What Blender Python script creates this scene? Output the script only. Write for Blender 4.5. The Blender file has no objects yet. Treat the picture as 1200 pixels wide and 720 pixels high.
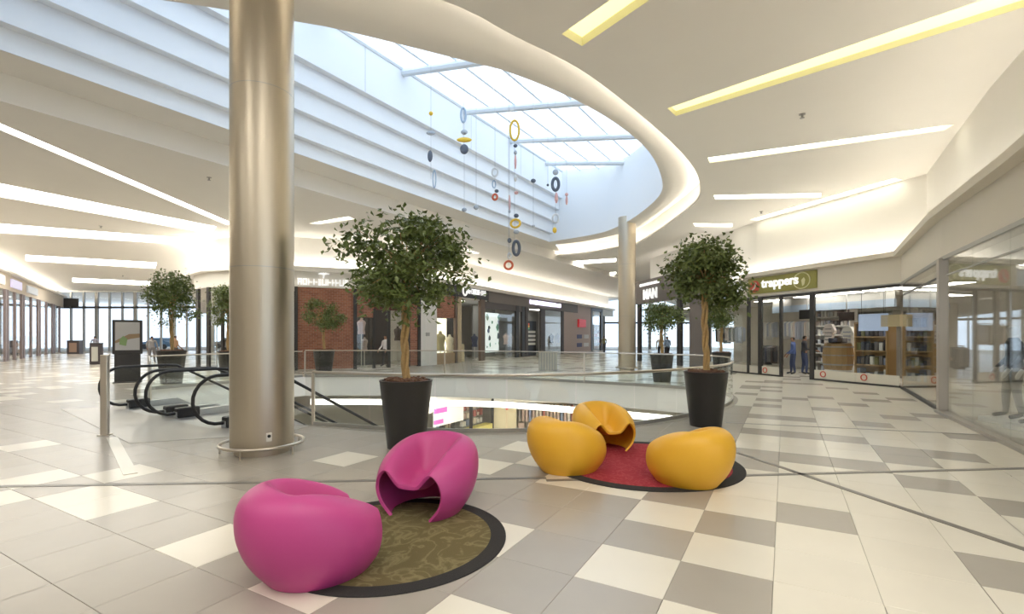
import bpy, bmesh, math, random
from mathutils import Vector, Matrix, geometry
random.seed(11)
R_ = math.radians
S = bpy.context.scene
COL = S.collection

# ------------------------------------------------------------------ camera, sky, exposure
F, CX, HY, CH = 570.0, 600.0, 394.0, 1.655      # focal length in px, centre column, horizon row, eye height
cam = bpy.data.cameras.new('camera'); camo = bpy.data.objects.new('camera', cam); COL.objects.link(camo)
cam.sensor_width = 36; cam.lens = 36 * F / 1200; cam.shift_y = (HY - 360) / 1200
cam.clip_end = 500; cam.clip_start = .05
camo.location = (0, 0, CH); camo.rotation_euler = (R_(90), 0, 0)
S.camera = camo
w = bpy.data.worlds.new('sky'); S.world = w; w.use_nodes = True
bg = w.node_tree.nodes['Background']; bg.inputs[0].default_value = (.72, .86, 1, 1); bg.inputs[1].default_value = 1.7
S.view_settings.view_transform = 'Standard'; S.view_settings.look = 'None'
S.view_settings.exposure = 0.45; S.view_settings.gamma = 1; S.view_settings.use_curve_mapping = False
COVE = 11.5     # radiance of the cove strips
SHOPL = 7.0     # radiance of the shop ceiling panels
S.cycles.max_bounces = 10; S.cycles.diffuse_bounces = 6; S.cycles.transparent_max_bounces = 24

# ------------------------------------------------------------------ helpers
def G(x, y, z=0.0):
    d = F * (CH - z) / (y - HY); return Vector(((x - CX) / F * d, d, z))
def V(x, y, d): return Vector(((x - CX) / F * d, d, CH - (y - HY) / F * d))
def v2(p): return Vector((p[0], p[1]))

MATS = {}
def mat(name, col, rough=.5, metal=0, noise=0, scale=8, emit=0, spec=.5, bump=0, emcol=None, obrand=0, aniso=None, coat=0):
    if name in MATS: return MATS[name]
    m = bpy.data.materials.new(name); m.use_nodes = True; MATS[name] = m
    nt = m.node_tree; b = nt.nodes['Principled BSDF']
    c = (*col, 1)
    b.inputs['Base Color'].default_value = c; b.inputs['Roughness'].default_value = rough
    b.inputs['Metallic'].default_value = metal; b.inputs['Specular IOR Level'].default_value = spec
    b.inputs['Coat Weight'].default_value = coat
    if emit:
        b.inputs['Emission Color'].default_value = (*(emcol or col), 1); b.inputs['Emission Strength'].default_value = emit
    src = None
    if noise or bump:
        tc = nt.nodes.new('ShaderNodeTexCoord'); n = nt.nodes.new('ShaderNodeTexNoise'); n.inputs['Scale'].default_value = scale
        n.inputs['Detail'].default_value = 5
        if aniso:
            mp = nt.nodes.new('ShaderNodeMapping'); mp.inputs['Scale'].default_value = aniso
            nt.links.new(tc.outputs['Object'], mp.inputs[0]); nt.links.new(mp.outputs[0], n.inputs['Vector'])
        else: nt.links.new(tc.outputs['Object'], n.inputs['Vector'])
        if noise:
            r = nt.nodes.new('ShaderNodeMapRange'); r.inputs[3].default_value = 1 - noise; r.inputs[4].default_value = 1 + noise
            nt.links.new(n.outputs['Fac'], r.inputs[0])
            mx = nt.nodes.new('ShaderNodeVectorMath'); mx.operation = 'SCALE'; mx.inputs[0].default_value = col
            nt.links.new(r.outputs[0], mx.inputs['Scale']); nt.links.new(mx.outputs[0], b.inputs['Base Color']); src = mx
        if bump:
            bp = nt.nodes.new('ShaderNodeBump'); bp.inputs['Strength'].default_value = bump; bp.inputs['Distance'].default_value = .02
            nt.links.new(n.outputs['Fac'], bp.inputs['Height']); nt.links.new(bp.outputs[0], b.inputs['Normal'])
    if obrand:
        oi = nt.nodes.new('ShaderNodeObjectInfo'); r = nt.nodes.new('ShaderNodeMapRange')
        r.inputs[3].default_value = 1 - obrand; r.inputs[4].default_value = 1 + obrand
        nt.links.new(oi.outputs['Random'], r.inputs[0])
        mx = nt.nodes.new('ShaderNodeVectorMath'); mx.operation = 'SCALE'; mx.inputs[0].default_value = col
        if src: nt.links.new(src.outputs[0], mx.inputs[0])
        nt.links.new(r.outputs[0], mx.inputs['Scale']); nt.links.new(mx.outputs[0], b.inputs['Base Color'])
    return m
def glass(name, tint, refl=.9, milk=0.0, rough=.02):
    if name in MATS: return MATS[name]
    m = bpy.data.materials.new(name); m.use_nodes = True; MATS[name] = m
    nt = m.node_tree; nt.nodes.clear(); o = nt.nodes.new('ShaderNodeOutputMaterial')
    t = nt.nodes.new('ShaderNodeBsdfTransparent'); t.inputs[0].default_value = (*tint, 1)
    g = nt.nodes.new('ShaderNodeBsdfGlossy'); g.inputs['Roughness'].default_value = rough; g.inputs[0].default_value = (1, 1, 1, 1)
    fr = nt.nodes.new('ShaderNodeLayerWeight'); fr.inputs['Blend'].default_value = .5      # Schlick curve on the facing angle
    pw = nt.nodes.new('ShaderNodeMath'); pw.operation = 'POWER'; pw.inputs[1].default_value = 5; nt.links.new(fr.outputs['Facing'], pw.inputs[0])
    ml = nt.nodes.new('ShaderNodeMath'); ml.operation = 'MULTIPLY_ADD'; ml.inputs[1].default_value = .9 * refl; ml.inputs[2].default_value = .04 * refl
    nt.links.new(pw.outputs[0], ml.inputs[0])
    mx = nt.nodes.new('ShaderNodeMixShader'); nt.links.new(ml.outputs[0], mx.inputs[0])
    base = t
    if milk:
        d = nt.nodes.new('ShaderNodeBsdfTranslucent'); d.inputs[0].default_value = (.95, .97, 1, 1)
        m2 = nt.nodes.new('ShaderNodeMixShader'); m2.inputs[0].default_value = milk
        nt.links.new(t.outputs[0], m2.inputs[1]); nt.links.new(d.outputs[0], m2.inputs[2]); base = m2
    nt.links.new(base.outputs[0], mx.inputs[1]); nt.links.new(g.outputs[0], mx.inputs[2])
    nt.links.new(mx.outputs[0], o.inputs[0]); return m

class MB:
    def __init__(s): s.v = []; s.f = []; s.mi = []
    def add(s, vs, fs, m=0):
        n = len(s.v); s.v += [tuple(p) for p in vs]; s.f += [tuple(i + n for i in f) for f in fs]; s.mi += [m] * len(fs); return s
    def box(s, c, size, rz=0, m=0, M=None):
        hx, hy, hz = size[0] / 2, size[1] / 2, size[2] / 2
        X = M or Matrix.Rotation(rz, 3, 'Z')
        vs = [Vector(c) + X @ Vector((a * hx, b * hy, d * hz)) for a in (-1, 1) for b in (-1, 1) for d in (-1, 1)]
        return s.add(vs, [(0, 1, 3, 2), (4, 6, 7, 5), (0, 4, 5, 1), (2, 3, 7, 6), (0, 2, 6, 4), (1, 5, 7, 3)], m)
    def bbox(s, c, size, bev=.02, rz=0, m=0):        # bevelled box
        bm = bmesh.new(); bmesh.ops.create_cube(bm, size=1)
        bmesh.ops.scale(bm, vec=size, verts=bm.verts); bmesh.ops.bevel(bm, geom=bm.edges[:], offset=bev, segments=2, affect='EDGES', profile=.5)
        X = Matrix.Rotation(rz, 3, 'Z'); bm.verts.index_update()
        s.add([Vector(c) + X @ v.co for v in bm.verts], [[v.index for v in f.verts] for f in bm.faces], m); bm.free(); return s
    def prism(s, poly, z0, z1, m=0):
        n = len(poly); vs = [(p[0], p[1], z0) for p in poly] + [(p[0], p[1], z1) for p in poly]
        fs = [tuple(range(n))[::-1], tuple(range(n, 2 * n))] + [(i, (i + 1) % n, n + (i + 1) % n, n + i) for i in range(n)]
        return s.add(vs, fs, m)
    def tube(s, pts, r, n=10, m=0, closed=False, cap=True):
        pts = [Vector(p) for p in pts]; k = len(pts); rr = r if isinstance(r, (list, tuple)) else [r] * k
        vs = []; up = None
        for i, p in enumerate(pts):
            a = pts[(i - 1) % k] if closed or i > 0 else p; b = pts[(i + 1) % k] if closed or i < k - 1 else p
            t = (b - a).normalized()
            if up is None: up = Vector((0, 0, 1)) if abs(t.z) < .9 else Vector((1, 0, 0))
            x = t.cross(up); x = x.normalized() if x.length > 1e-6 else Vector((1, 0, 0)); y = x.cross(t).normalized(); up = y
            vs += [p + (x * math.cos(2 * math.pi * j / n) + y * math.sin(2 * math.pi * j / n)) * rr[i] for j in range(n)]
        fs = []
        for i in range(k if closed else k - 1):
            a, b = i * n, ((i + 1) % k) * n
            fs += [(a + j, a + (j + 1) % n, b + (j + 1) % n, b + j) for j in range(n)]
        if not closed and cap: fs += [tuple(range(n)), tuple(range((k - 1) * n, k * n))[::-1]]
        return s.add(vs, fs, m)
    def lathe(s, prof, n=32, c=(0, 0, 0), m=0, sx=1, sy=1):
        vs = []; c = Vector(c)
        for r, z in prof: vs += [c + Vector((r * sx * math.cos(2 * math.pi * j / n), r * sy * math.sin(2 * math.pi * j / n), z)) for j in range(n)]
        fs = []
        for i in range(len(prof) - 1): fs += [(i * n + j, i * n + (j + 1) % n, (i + 1) * n + (j + 1) % n, (i + 1) * n + j) for j in range(n)]
        if prof[0][0] > 1e-4: fs.append(tuple(range(n))[::-1])
        if prof[-1][0] > 1e-4: fs.append(tuple(range((len(prof) - 1) * n, len(prof) * n)))
        return s.add(vs, fs, m)
    def grid(s, rows, m=0, closed=False):
        k = len(rows[0]); vs = [p for r in rows for p in r]; fs = []
        for i in range(len(rows) - 1):
            for j in range(k if closed else k - 1): fs.append((i * k + j, i * k + (j + 1) % k, (i + 1) * k + (j + 1) % k, (i + 1) * k + j))
        return s.add(vs, fs, m)
    def strip(s, pts, z0, z1, th, off=0.0, m=0, side=None):   # solid wall along a polyline: front at off (towards the camera), back th behind it
        P = [v2(p) for p in pts]; N = vnorm(P, side)
        a = [p + n * off for p, n in zip(P, N)]; b = [p + n * (off - th) for p, n in zip(P, N)]
        rows = [[(p.x, p.y, z0) for p in a], [(p.x, p.y, z1) for p in a], [(p.x, p.y, z1) for p in b], [(p.x, p.y, z0) for p in b], [(p.x, p.y, z0) for p in a]]
        s.grid(rows, m); k = len(P)
        s.add([rows[0][0], rows[1][0], rows[2][0], rows[3][0]], [(0, 1, 2, 3)], m)
        return s.add([rows[0][-1], rows[1][-1], rows[2][-1], rows[3][-1]], [(3, 2, 1, 0)], m)
    def build(s, name, mats, parent=None, smooth=0):
        me = bpy.data.meshes.new(name)
        vs = s.v
        if parent is not None:
            I = WM.get(parent.name, Matrix.Identity(4)).inverted(); vs = [I @ Vector(p) for p in vs]
        me.from_pydata([tuple(p) for p in vs], [], s.f); me.update()
        if not isinstance(mats, (list, tuple)): mats = [mats]
        for x in mats: me.materials.append(x)
        me.polygons.foreach_set('material_index', s.mi)
        bm = bmesh.new(); bm.from_mesh(me); bmesh.ops.recalc_face_normals(bm, faces=bm.faces); bm.to_mesh(me); bm.free()
        if smooth:
            me.polygons.foreach_set('use_smooth', [True] * len(me.polygons)); me.set_sharp_from_angle(angle=R_(smooth))
        o = bpy.data.objects.new(name, me); COL.objects.link(o)
        if parent is not None:
            o.parent = parent; WM[o.name] = WM.get(parent.name, Matrix.Identity(4))
        return o
WM = {}
def vnorm(P, side=None):
    N = []
    for i, p in enumerate(P):
        n = Vector((0, 0))
        for a, b in ((i - 1, i), (i, i + 1)):
            if a >= 0 and b < len(P):
                d = P[b] - P[a]
                if d.length > 1e-6: n += Vector((-d.y, d.x)).normalized()
        n.normalize(); N.append(n)
    mid = len(P) // 2
    ref = side if side is not None else -(P[mid - 1] + P[mid]) / 2
    if N[mid].dot(ref) < 0: N = [-n for n in N]
    return N
def thing(name, label, cat, loc=(0, 0, 0), rz=0, group=None):
    o = bpy.data.objects.new(name, None); COL.objects.link(o); o.empty_display_size = .2
    o.location = loc; o.rotation_euler = (0, 0, rz); o['label'] = label; o['category'] = cat
    if group: o['group'] = group
    WM[o.name] = Matrix.Translation(Vector(loc)) @ Matrix.Rotation(rz, 4, 'Z'); return o
def tag(o, label, cat, group=None):
    o['label'] = label; o['category'] = cat
    if group: o['group'] = group
    return o
def struct(o, label=None, cat=None):
    o['kind'] = 'structure'
    if label: o['label'] = label
    if cat: o['category'] = cat
    return o
def stuff(o): o['kind'] = 'stuff'; return o
def copy_tree(o, parent=None):
    c = o.copy(); COL.objects.link(c); c.parent = parent
    for ch in list(o.children): copy_tree(ch, c)
    return c
def cdt(outer, holes, z, mb=None, m=0):
    vs = []; es = []
    for loop in [outer] + holes:
        n = len(vs); k = len(loop); vs += [v2(p) for p in loop]; es += [(n + i, n + (i + 1) % k) for i in range(k)]
    r = geometry.delaunay_2d_cdt(vs, es, [], 1, 1e-5)
    fs = []
    for f in r[2]:
        c = sum((r[0][i] for i in f), Vector((0, 0))) / len(f)
        if inside(c, outer) and not any(inside(c, h) for h in holes): fs.append(tuple(f))
    mb = mb or MB(); mb.add([(p.x, p.y, z) for p in r[0]], fs, m); return mb
def crom(pts, k=6):
    P = [v2(p) for p in pts]; out = []
    for i in range(len(P) - 1):
        a, b, c, d = P[max(i - 1, 0)], P[i], P[i + 1], P[min(i + 2, len(P) - 1)]
        for j in range(k):
            t = j / k
            out.append(.5 * (2 * b + (c - a) * t + (2 * a - 5 * b + 4 * c - d) * t * t + (3 * b - 3 * c + d - a) * t ** 3))
    return out + [P[-1]]
def resample(P, n):
    L = [0]
    for a, b in zip(P, P[1:]): L.append(L[-1] + (b - a).length)
    out = []; j = 0
    for i in range(n):
        s = L[-1] * i / (n - 1)
        while j < len(P) - 2 and L[j + 1] < s: j += 1
        t = (s - L[j]) / max(L[j + 1] - L[j], 1e-9); out.append(P[j].lerp(P[j + 1], t))
    return out
def inside(p, poly):
    c = False; n = len(poly)
    for i in range(n):
        a, b = poly[i], poly[(i + 1) % n]
        if (a[1] > p[1]) != (b[1] > p[1]) and p[0] < (b[0] - a[0]) * (p[1] - a[1]) / (b[1] - a[1]) + a[0]: c = not c
    return c
class Path:                                            # a facade line on the floor plan
    def __init__(s, pts): s.p = [v2(p) for p in pts]
    def hit(s, px):
        d = Vector(((px - CX) / F, 1)); best = None
        for i, (a, b) in enumerate(zip(s.p, s.p[1:])):
            e = b - a; den = d.x * e.y - d.y * e.x
            if abs(den) < 1e-9: continue
            t = (a.x * e.y - a.y * e.x) / den; u = (a.x * d.y - a.y * d.x) / den
            if t > .1 and -1e-6 <= u <= 1 + 1e-6 and (best is None or t < best[0]): best = (t, i + u)
        if best is None:
            k = min(range(len(s.p)), key=lambda i: abs(CX + F * s.p[i].x / s.p[i].y - px) if s.p[i].y > 1 else 1e9); return float(k)
        return best[1]
    def at(s, u):
        i = min(int(u), len(s.p) - 2); return s.p[i].lerp(s.p[i + 1], u - i)
    def sub(s, pa, pb):
        ua, ub = s.hit(pa), s.hit(pb)
        if ua > ub: ua, ub = ub, ua
        return [s.at(ua)] + [s.p[i] for i in range(math.ceil(ua + 1e-6), math.floor(ub - 1e-6) + 1)] + [s.at(ub)]
    def off(s, o, side=None): return Path([p + n * o for p, n in zip(s.p, vnorm(s.p, side))])
def text_mesh(body, size, mtl, M, name='lettering', parent=None, ext=.015, bold=0.0, spacing=1.0):
    cu = bpy.data.curves.new('t', 'FONT'); cu.body = body; cu.size = size; cu.extrude = ext; cu.align_x = 'CENTER'; cu.offset = bold; cu.space_character = spacing
    t = bpy.data.objects.new('t', cu); COL.objects.link(t); dg = bpy.context.evaluated_depsgraph_get()
    me = bpy.data.meshes.new_from_object(t.evaluated_get(dg)); bpy.data.objects.remove(t); bpy.data.curves.remove(cu)
    mb = MB(); mb.add([M @ v.co for v in me.vertices], [tuple(p.vertices) for p in me.polygons]); bpy.data.meshes.remove(me)
    return mb.build(name, mtl, parent)
def facing(p, n, z, lift=.02):                         # matrix: local x along the wall, y up, z out of the wall
    n3 = Vector((n.x, n.y, 0)).normalized(); up = Vector((0, 0, 1)); x = up.cross(n3)
    M = Matrix.Identity(4)
    for i in range(3): M[i][0] = x[i]; M[i][1] = up[i]; M[i][2] = n3[i]
    M.translation = Vector((p[0], p[1], z)) + n3 * lift; return M

# ------------------------------------------------------------------ materials
white = mat('white_plaster', (.84, .815, .765), .8, noise=.015, scale=2)
ceilm = mat('ceiling_plaster', (.86, .83, .775), .85, noise=.015, scale=1.5)
wellm = mat('skylight_well_paint', (.84, .87, .91), .8)
fasc = mat('fascia_plaster', (.74, .69, .605), .8, noise=.02, scale=2)
steel = mat('brushed_steel', (.55, .49, .395), .40, 1, noise=.06, scale=5, aniso=(40, 40, .3))
chrome = mat('satin_rail_steel', (.60, .55, .48), .28, 1)
gmetal = mat('grey_metal', (.42, .41, .39), .45, .6)
black = mat('black_plastic', (.018, .018, .02), .4)
darkf = mat('dark_frame', (.04, .037, .036), .45)
rubber = mat('handrail_rubber', (.015, .015, .017), .45)
planterm = mat('planter_black', (.028, .026, .024), .42, noise=.1, scale=3)
soilm = mat('bark_chips', (.17, .085, .05), .9, noise=.5, scale=40, bump=.8)
trunkm = mat('trunk_bark', (.42, .28, .12), .8, noise=.3, scale=30, bump=.4)
leafm = mat('ficus_leaf', (.13, .175, .045), .45, noise=.5, scale=9)
pinkm = mat('pink_moulded_plastic', (.53, .062, .25), .42, noise=.02, scale=60)
yelm = mat('yellow_moulded_plastic', (.84, .46, .035), .42, noise=.02, scale=60)
cream = mat('cream_tile', (.78, .735, .635), .22, noise=.03, scale=3, obrand=.02)
grey = mat('grey_tile', (.405, .37, .325), .25, noise=.05, scale=3, obrand=.035)
grout = mat('grout', (.36, .335, .29), .6)
stripm = mat('joint_strip', (.19, .175, .155), .35, noise=.08, scale=20)
glassr = glass('rail_glass', (.965, .985, .975), .8)
glasss = glass('shop_glass', (.95, .96, .95), 1.0)
glassk = glass('skylight_glass', (.97, .98, 1), .5, .25)
glasse = glass('entrance_glass', (.97, .98, 1), .6)
covem = mat('cove_tube', (1, 1, 1), .5, emit=COVE, emcol=(1, .96, .88))
yslot = mat('yellow_slot_diffuser', (.8, .78, .5), .6, emit=.85, emcol=(1, .93, .47))
wslot = mat('white_slot_diffuser', (.9, .9, .85), .6, emit=5.5, emcol=(1, .965, .88))
fillslot = mat('fill_slot_diffuser', (.9, .9, .85), .6, emit=17.0, emcol=(1, .965, .89))  # for the unseen slots added overhead
wslot2 = mat('pale_slot_diffuser', (.9, .9, .85), .6, emit=3.0, emcol=(1, .965, .80))
shopl = mat('shop_light_panel', (1, 1, 1), .5, emit=SHOPL, emcol=(1, .95, .86))

# ------------------------------------------------------------------ floor plan
ZC, ZL, ZW = 6.8, 6.5, 7.1                # main ceiling, left ceiling, lip of the skylight well
D2 = Vector((.533, .846)); N2 = Vector((.846, -.533)); L0 = Vector((-9.72, 9.24))
def Ln(t, o=0): return L0 + D2 * t + N2 * o
inner = crom([Ln(-3.4), (-10.3, 7.15), (-8, 7.5), (-5.8, 7.85)] + [v2(G(x, y, ZW)) for x, y in
        [(345, 25), (410, 37.5), (550, 72.5), (600, 86), (670, 115), (725, 147), (762, 180), (776, 212), (772, 230), (750, 250), (727, 264), (700, 274)]] + [Ln(22.3)], 8)
outer = crom([Ln(-6.8, -1.1), (-10.5, 4.9), (-6.5, 5.6), (-3.5, 6.45)] + [v2(G(x, y, ZC)) for x, y in
        [(517, 0), (600, 41), (700, 95), (798, 178), (820, 217), (807, 245), (750, 284), (725, 290)]] + [(4.6, 30.3), Ln(25.3, -1.1)], 8)
NB = 110
inner = resample(inner, NB); outer = resample(outer, NB)
RP = Path([(4.2, -9), (4.2, 1.5), (7.41, 7.04), (9.28, 10.5), (12.4, 15.5), (11.36, 18.5), (10.27, 21.7), (9.4, 27.2), (8.46, 32.5), (15, 45), (22, 60)])
CP = Path([(-33.5, 52), (-16.3, 24.9), (-14.8, 23.6), (-13, 23.0), (-10.3, 23.3), (-7.5, 24.5), (-4.9, 27), (0, 37), (5, 46), (12.5, 60)])
LP = Path([(-13.5, 5.5), (-33.6, 32.5), (-47.9, 52)])
HOLE = crom([(-3.7, 9.0), (-1.9, 8.42), (0, 8.3), (1.85, 8.75), (3.4, 9.75), (4.8, 11.1), (5.7, 12.5), (6.1, 13.8), (5.9, 14.9), (4.9, 15.9), (2.5, 17.5), (-.7, 19.2), (-5, 19.9), (-8.5, 20.0)], 5)
NH = len(HOLE)
HOLE += [v2(p) for p in [(-11.4, 15.2), (-8.6, 11.5), (-4.96, 9.05)]]

# ------------------------------------------------------------------ floor with tiles
BOUND = [(-62, -10), (30, -10), (30, 75), (-62, 75)]
mb = cdt(BOUND, [HOLE], -.012); floor = struct(mb.build('floor', grout))
TH = R_(29.3); U = Vector((math.sin(TH), math.cos(TH))); W_ = Vector((math.cos(TH), -math.sin(TH))); O_ = Vector((.425, 3.35))
def tile_ij(p): q = v2(p) - O_; return math.floor(q.dot(U) / .6), math.floor(q.dot(W_) / .6)
GREY_PX = [(843, 690), (868, 625), (795, 592), (950, 605), (1150, 660), (1085, 570), (1175, 593), (887, 505), (887, 530), (887, 541), (937, 510), (937, 533), (1001, 519), (1001, 544), (932, 492), (887, 488), (1015, 497), (896, 474), (993, 474), (965, 480), (1043, 524), (1056, 538), (1107, 535), (1128, 514), (1047, 490), (1081, 488), (902, 454), (900, 459), (898, 468), (928, 467), (957, 465), (1020, 469), (1008, 460), (1047, 468), (878, 455), (877, 461), (915, 447), (985, 455)]
CREAM_PX = [(735, 670), (770, 610), (650, 562), (690, 568), (725, 576), (603, 628), (577, 543), (425, 540), (598, 522), (160, 590), (240, 630), (330, 695), (540, 714), (20, 585), (72, 587), (125, 562), (17, 565), (850, 655), (865, 600), (790, 712), (870, 570), (640, 545), (880, 585)]
GI = {tile_ij(G(*p)) for p in GREY_PX}; CI = {tile_ij(G(*p)) for p in CREAM_PX}
def hsh(i, j): return (math.sin(i * 12.9898 + j * 78.233) * 43758.5453) % 1
def tile_kind(i, j, px, py, c):
    if (i, j) in GI: return 1
    if (i, j) in CI: return 0
    if (px > 905 or (py < 560 and px > 865)) and c.y < 30: return 0 if (c.y < 16 or hsh(i, j) > .16) else 1
    if c.y > 12 and px > 560: return 0 if hsh(i, j) > .3 else 1
    if c.x < -6 and c.y > 7: return 0 if hsh(i, j) > .78 else 1
    return 1
def tile_mesh(name, mtl):
    m_ = MB(); g = .2990
    vs = [(-g, -g, -.012), (g, -g, -.012), (g, g, -.012), (-g, g, -.012), (-g, -g, -.002), (g, -g, -.002), (g, g, -.002), (-g, g, -.002)]
    h = g - .0025; vs += [(-h, -h, 0), (h, -h, 0), (h, h, 0), (-h, h, 0)]
    fs = [(8, 9, 10, 11)] + [(a, (a + 1) % 4, 4 + (a + 1) % 4, 4 + a) for a in range(4)] + [(4 + a, 4 + (a + 1) % 4, 8 + (a + 1) % 4, 8 + a) for a in range(4)]
    me = bpy.data.meshes.new(name); me.from_pydata(vs, [], fs); me.update(); me.materials.append(mtl); return me
TM = [tile_mesh('tile_cream', cream), tile_mesh('tile_grey', grey)]
cells = []
for i in range(-14, 110):
    for j in range(-95, 40):
        c = O_ + U * ((i + .5) * .6) + W_ * ((j + .5) * .6)
        if c.y < 1.2 or c.y > 56 or c.x < -50: continue
        px = CX + F * c.x / c.y; py = HY + F * CH / c.y
        if px < -160 or px > 1360 or py > 900: continue
        cs = [c + U * a + W_ * b for a in (-.3, .3) for b in (-.3, .3)]
        nin = sum(inside(q, HOLE) for q in cs)
        if nin == 4: continue
        vis = -20 < px < 1220 and py < 740
        near_ = nin or any(abs((h - c).dot(U)) < .3 and abs((h - c).dot(W_)) < .3 for h in HOLE)
        cells.append((F * F * CH * .36 / c.y ** 3 if vis and not near_ else 0, i, j, c, px, py, near_))
cells.sort(key=lambda t: -t[0])
far = MB()
for k, (ar, i, j, c, px, py, near_) in enumerate(cells):
    kd = tile_kind(i, j, px, py, c)
    if near_:
        g = .2985; q = [c + U * a + W_ * b for a, b in ((-g, -g), (-g, g), (g, g), (g, -g))]; vs_ = q[:]; es_ = [(0, 1), (1, 2), (2, 3), (3, 0)]
        for h0, h1 in zip(HOLE, HOLE[1:] + HOLE[:1]):
            if (h0 - c).length < 3.5 or (h1 - c).length < 3.5 or ((h0 + h1) / 2 - c).length < 3.5: vs_ += [h0, h1]; es_.append((len(vs_) - 2, len(vs_) - 1))
        r = geometry.delaunay_2d_cdt(vs_, es_, [], 0, 1e-5)
        for f in r[2]:
            m_ = sum((r[0][i_] for i_ in f), Vector((0, 0))) / len(f)
            if abs((m_ - c).dot(U)) < g and abs((m_ - c).dot(W_)) < g and not inside(m_, HOLE): far.add([(r[0][i_].x, r[0][i_].y, 0) for i_ in f], [tuple(range(len(f)))], kd)
    elif k < 300:
        o = bpy.data.objects.new('tile', TM[kd]); COL.objects.link(o); o.parent = floor; o.location = (c.x, c.y, 0); o.rotation_euler = (0, 0, -TH)
    else:
        g = .2968; far.add([Vector((*(c + U * a + W_ * b), 0)) for a, b in ((-g, -g), (-g, g), (g, g), (g, -g))], [(0, 1, 2, 3)], kd)
stuff(far.build('tile', [cream, grey], floor))
# plain stone margin round the opening, slab edge, metal joint strips
HN = vnorm(HOLE[:NH], Vector((0, -1)) )
mid = Vector((-2, 14))
HN = [n if (p - mid).dot(n) > 0 else -n for p, n in zip(HOLE[:NH], HN)]
rows = [[(p.x - n.x * .02, p.y - n.y * .02, -.02) for p, n in zip(HOLE, HN)], [(p.x - n.x * .02, p.y - n.y * .02, .006) for p, n in zip(HOLE, HN)], [(p.x + n.x * .10, p.y + n.y * .10, .006) for p, n in zip(HOLE, HN)], [(p.x + n.x * .10, p.y + n.y * .10, -.01) for p, n in zip(HOLE, HN)]]
struct(MB().grid(rows).build('trim_1', grey))
lp = [(-3.7, 9.0), (-4.96, 9.05), (-8.6, 11.5), (-11.4, 15.2), (-8.5, 20)]
struct(MB().prism([(-3.7, 9.02), (-4.94, 9.07), (-8.6, 11.52), (-10.2, 11.0), (-5.9, 7.5), (-3.9, 8.2)], -.011, .005).build('trim_2', mat('landing_steel', (.40, .38, .35), .3, .3, noise=.05, scale=4)))
hs = HOLE + [HOLE[0]]
rows = [[(p.x, p.y, z) for p in hs] for z in (-.02, -.8)]
slab = struct(MB().grid(rows).build('trim_3', mat('slab_edge', (.88, .87, .85), .6)))
def floor_strip(name, a, b, wd):
    a, b = v2(a), v2(b); n = (b - a).normalized(); n = Vector((-n.y, n.x)) * wd / 2
    struct(MB().prism([a - n, b - n, b + n, a + n], -.01, .004).build(name, stripm))
floor_strip('trim_4', G(-40, 571), G(640, 560.5), .075)
floor_strip('trim_5', G(640, 563.5), G(1290, 547), .075)
floor_strip('trim_6', G(862, 530), G(1300, 678), .075)
a_, b_ = G(131, 513), G(153, 556); n_ = (v2(b_) - v2(a_)).normalized(); n_ = Vector((-n_.y, n_.x)) * .07
struct(MB().prism([v2(a_) - n_, v2(b_) - n_, v2(b_) + n_, v2(a_) + n_], -.01, .0065).build('trim_9', cream))
floor_strip('trim_7', G(850, 495.5), G(1180, 511), .05)

# ------------------------------------------------------------------ ceilings
def slot(px, z, deep, label, dm, rec=None):
    q = [G(x, y, z) for x, y in px]; c = sum(q, Vector()) / 4
    if (q[1] - q[0]).cross(q[2] - q[1]).z < 0: q = q[::-1]
    t = thing('ceiling_light', label, 'ceiling light', (c.x, c.y, z))
    m1 = MB(); m1.grid([[(p.x, p.y, z) for p in q + q[:1]], [(p.x, p.y, z + deep) for p in q + q[:1]]]); m1.build('recess', rec or ceilm, t)
    MB().add([(p.x, p.y, z + deep - .002) for p in q], [(0, 1, 2, 3)]).build('diffuser', dm, t)
    return [v2(p) for p in q]
mh = []; yrec = mat('slot_lining', (.82, .78, .55), .7)
mh.append(slot([(658, 40), (772, -40), (820, -40), (682, 54)], ZC, .16, 'short broad yellow light slot in the ceiling at the near rim of the oval opening', yslot, yrec))
mh.append(slot([(782, 127), (1235, -29), (1265, -12), (792, 136)], ZC, .12, 'long yellow light slot running to the right wall above the clear glass shop', yslot, yrec))
mh.append(slot([(829, 185), (1118, 146), (1106, 153), (832, 191)], ZC, .08, 'pale yellow light slot ending at the corner of the high right wall', wslot2, yrec))
mh.append(slot([(836, 229), (962, 226.5), (962, 231.5), (838, 234)], ZC, .06, 'slim pale light slot square to the right rim of the oval opening', wslot2))
mh.append(slot([(812, 262), (858, 262.5), (858, 266.5), (815, 266)], ZC, .05, 'short faint light slot above the green signed shop', wslot2))
mh.append(slot([(630, 309), (722, 303), (722, 307), (632, 313)], ZC, .08, 'white light slot across the back gallery just past the oval rim', wslot))
mh.append(slot([(640, 322), (722, 319), (722, 322), (642, 325)], ZC, .08, 'second white light slot across the back gallery', wslot))
mh.append(slot([(655, 331), (722, 329.5), (722, 332), (656, 333.5)], ZC, .08, 'third white light slot across the back gallery', wslot))
def slot_w(a, b, wd, label, dm=None):
    a, b = v2(a), v2(b); n = (b - a).normalized(); n = Vector((-n.y, n.x)) * wd / 2; q = [a - n, b - n, b + n, a + n]
    t = thing('ceiling_light', label, 'ceiling light', (*((a + b) / 2), ZC))
    MB().grid([[(*p, ZC) for p in q + q[:1]], [(*p, ZC + .08) for p in q + q[:1]]]).build('recess', ceilm, t); MB().add([(*p, ZC + .078) for p in q], [(0, 1, 2, 3)]).build('diffuser', dm or fillslot, t); return q
mh.append(slot_w((12.66, 15.95), (10.72, 21.6), .42, 'broad white glowing trough in the ceiling along the high right wall', wslot2))
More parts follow.
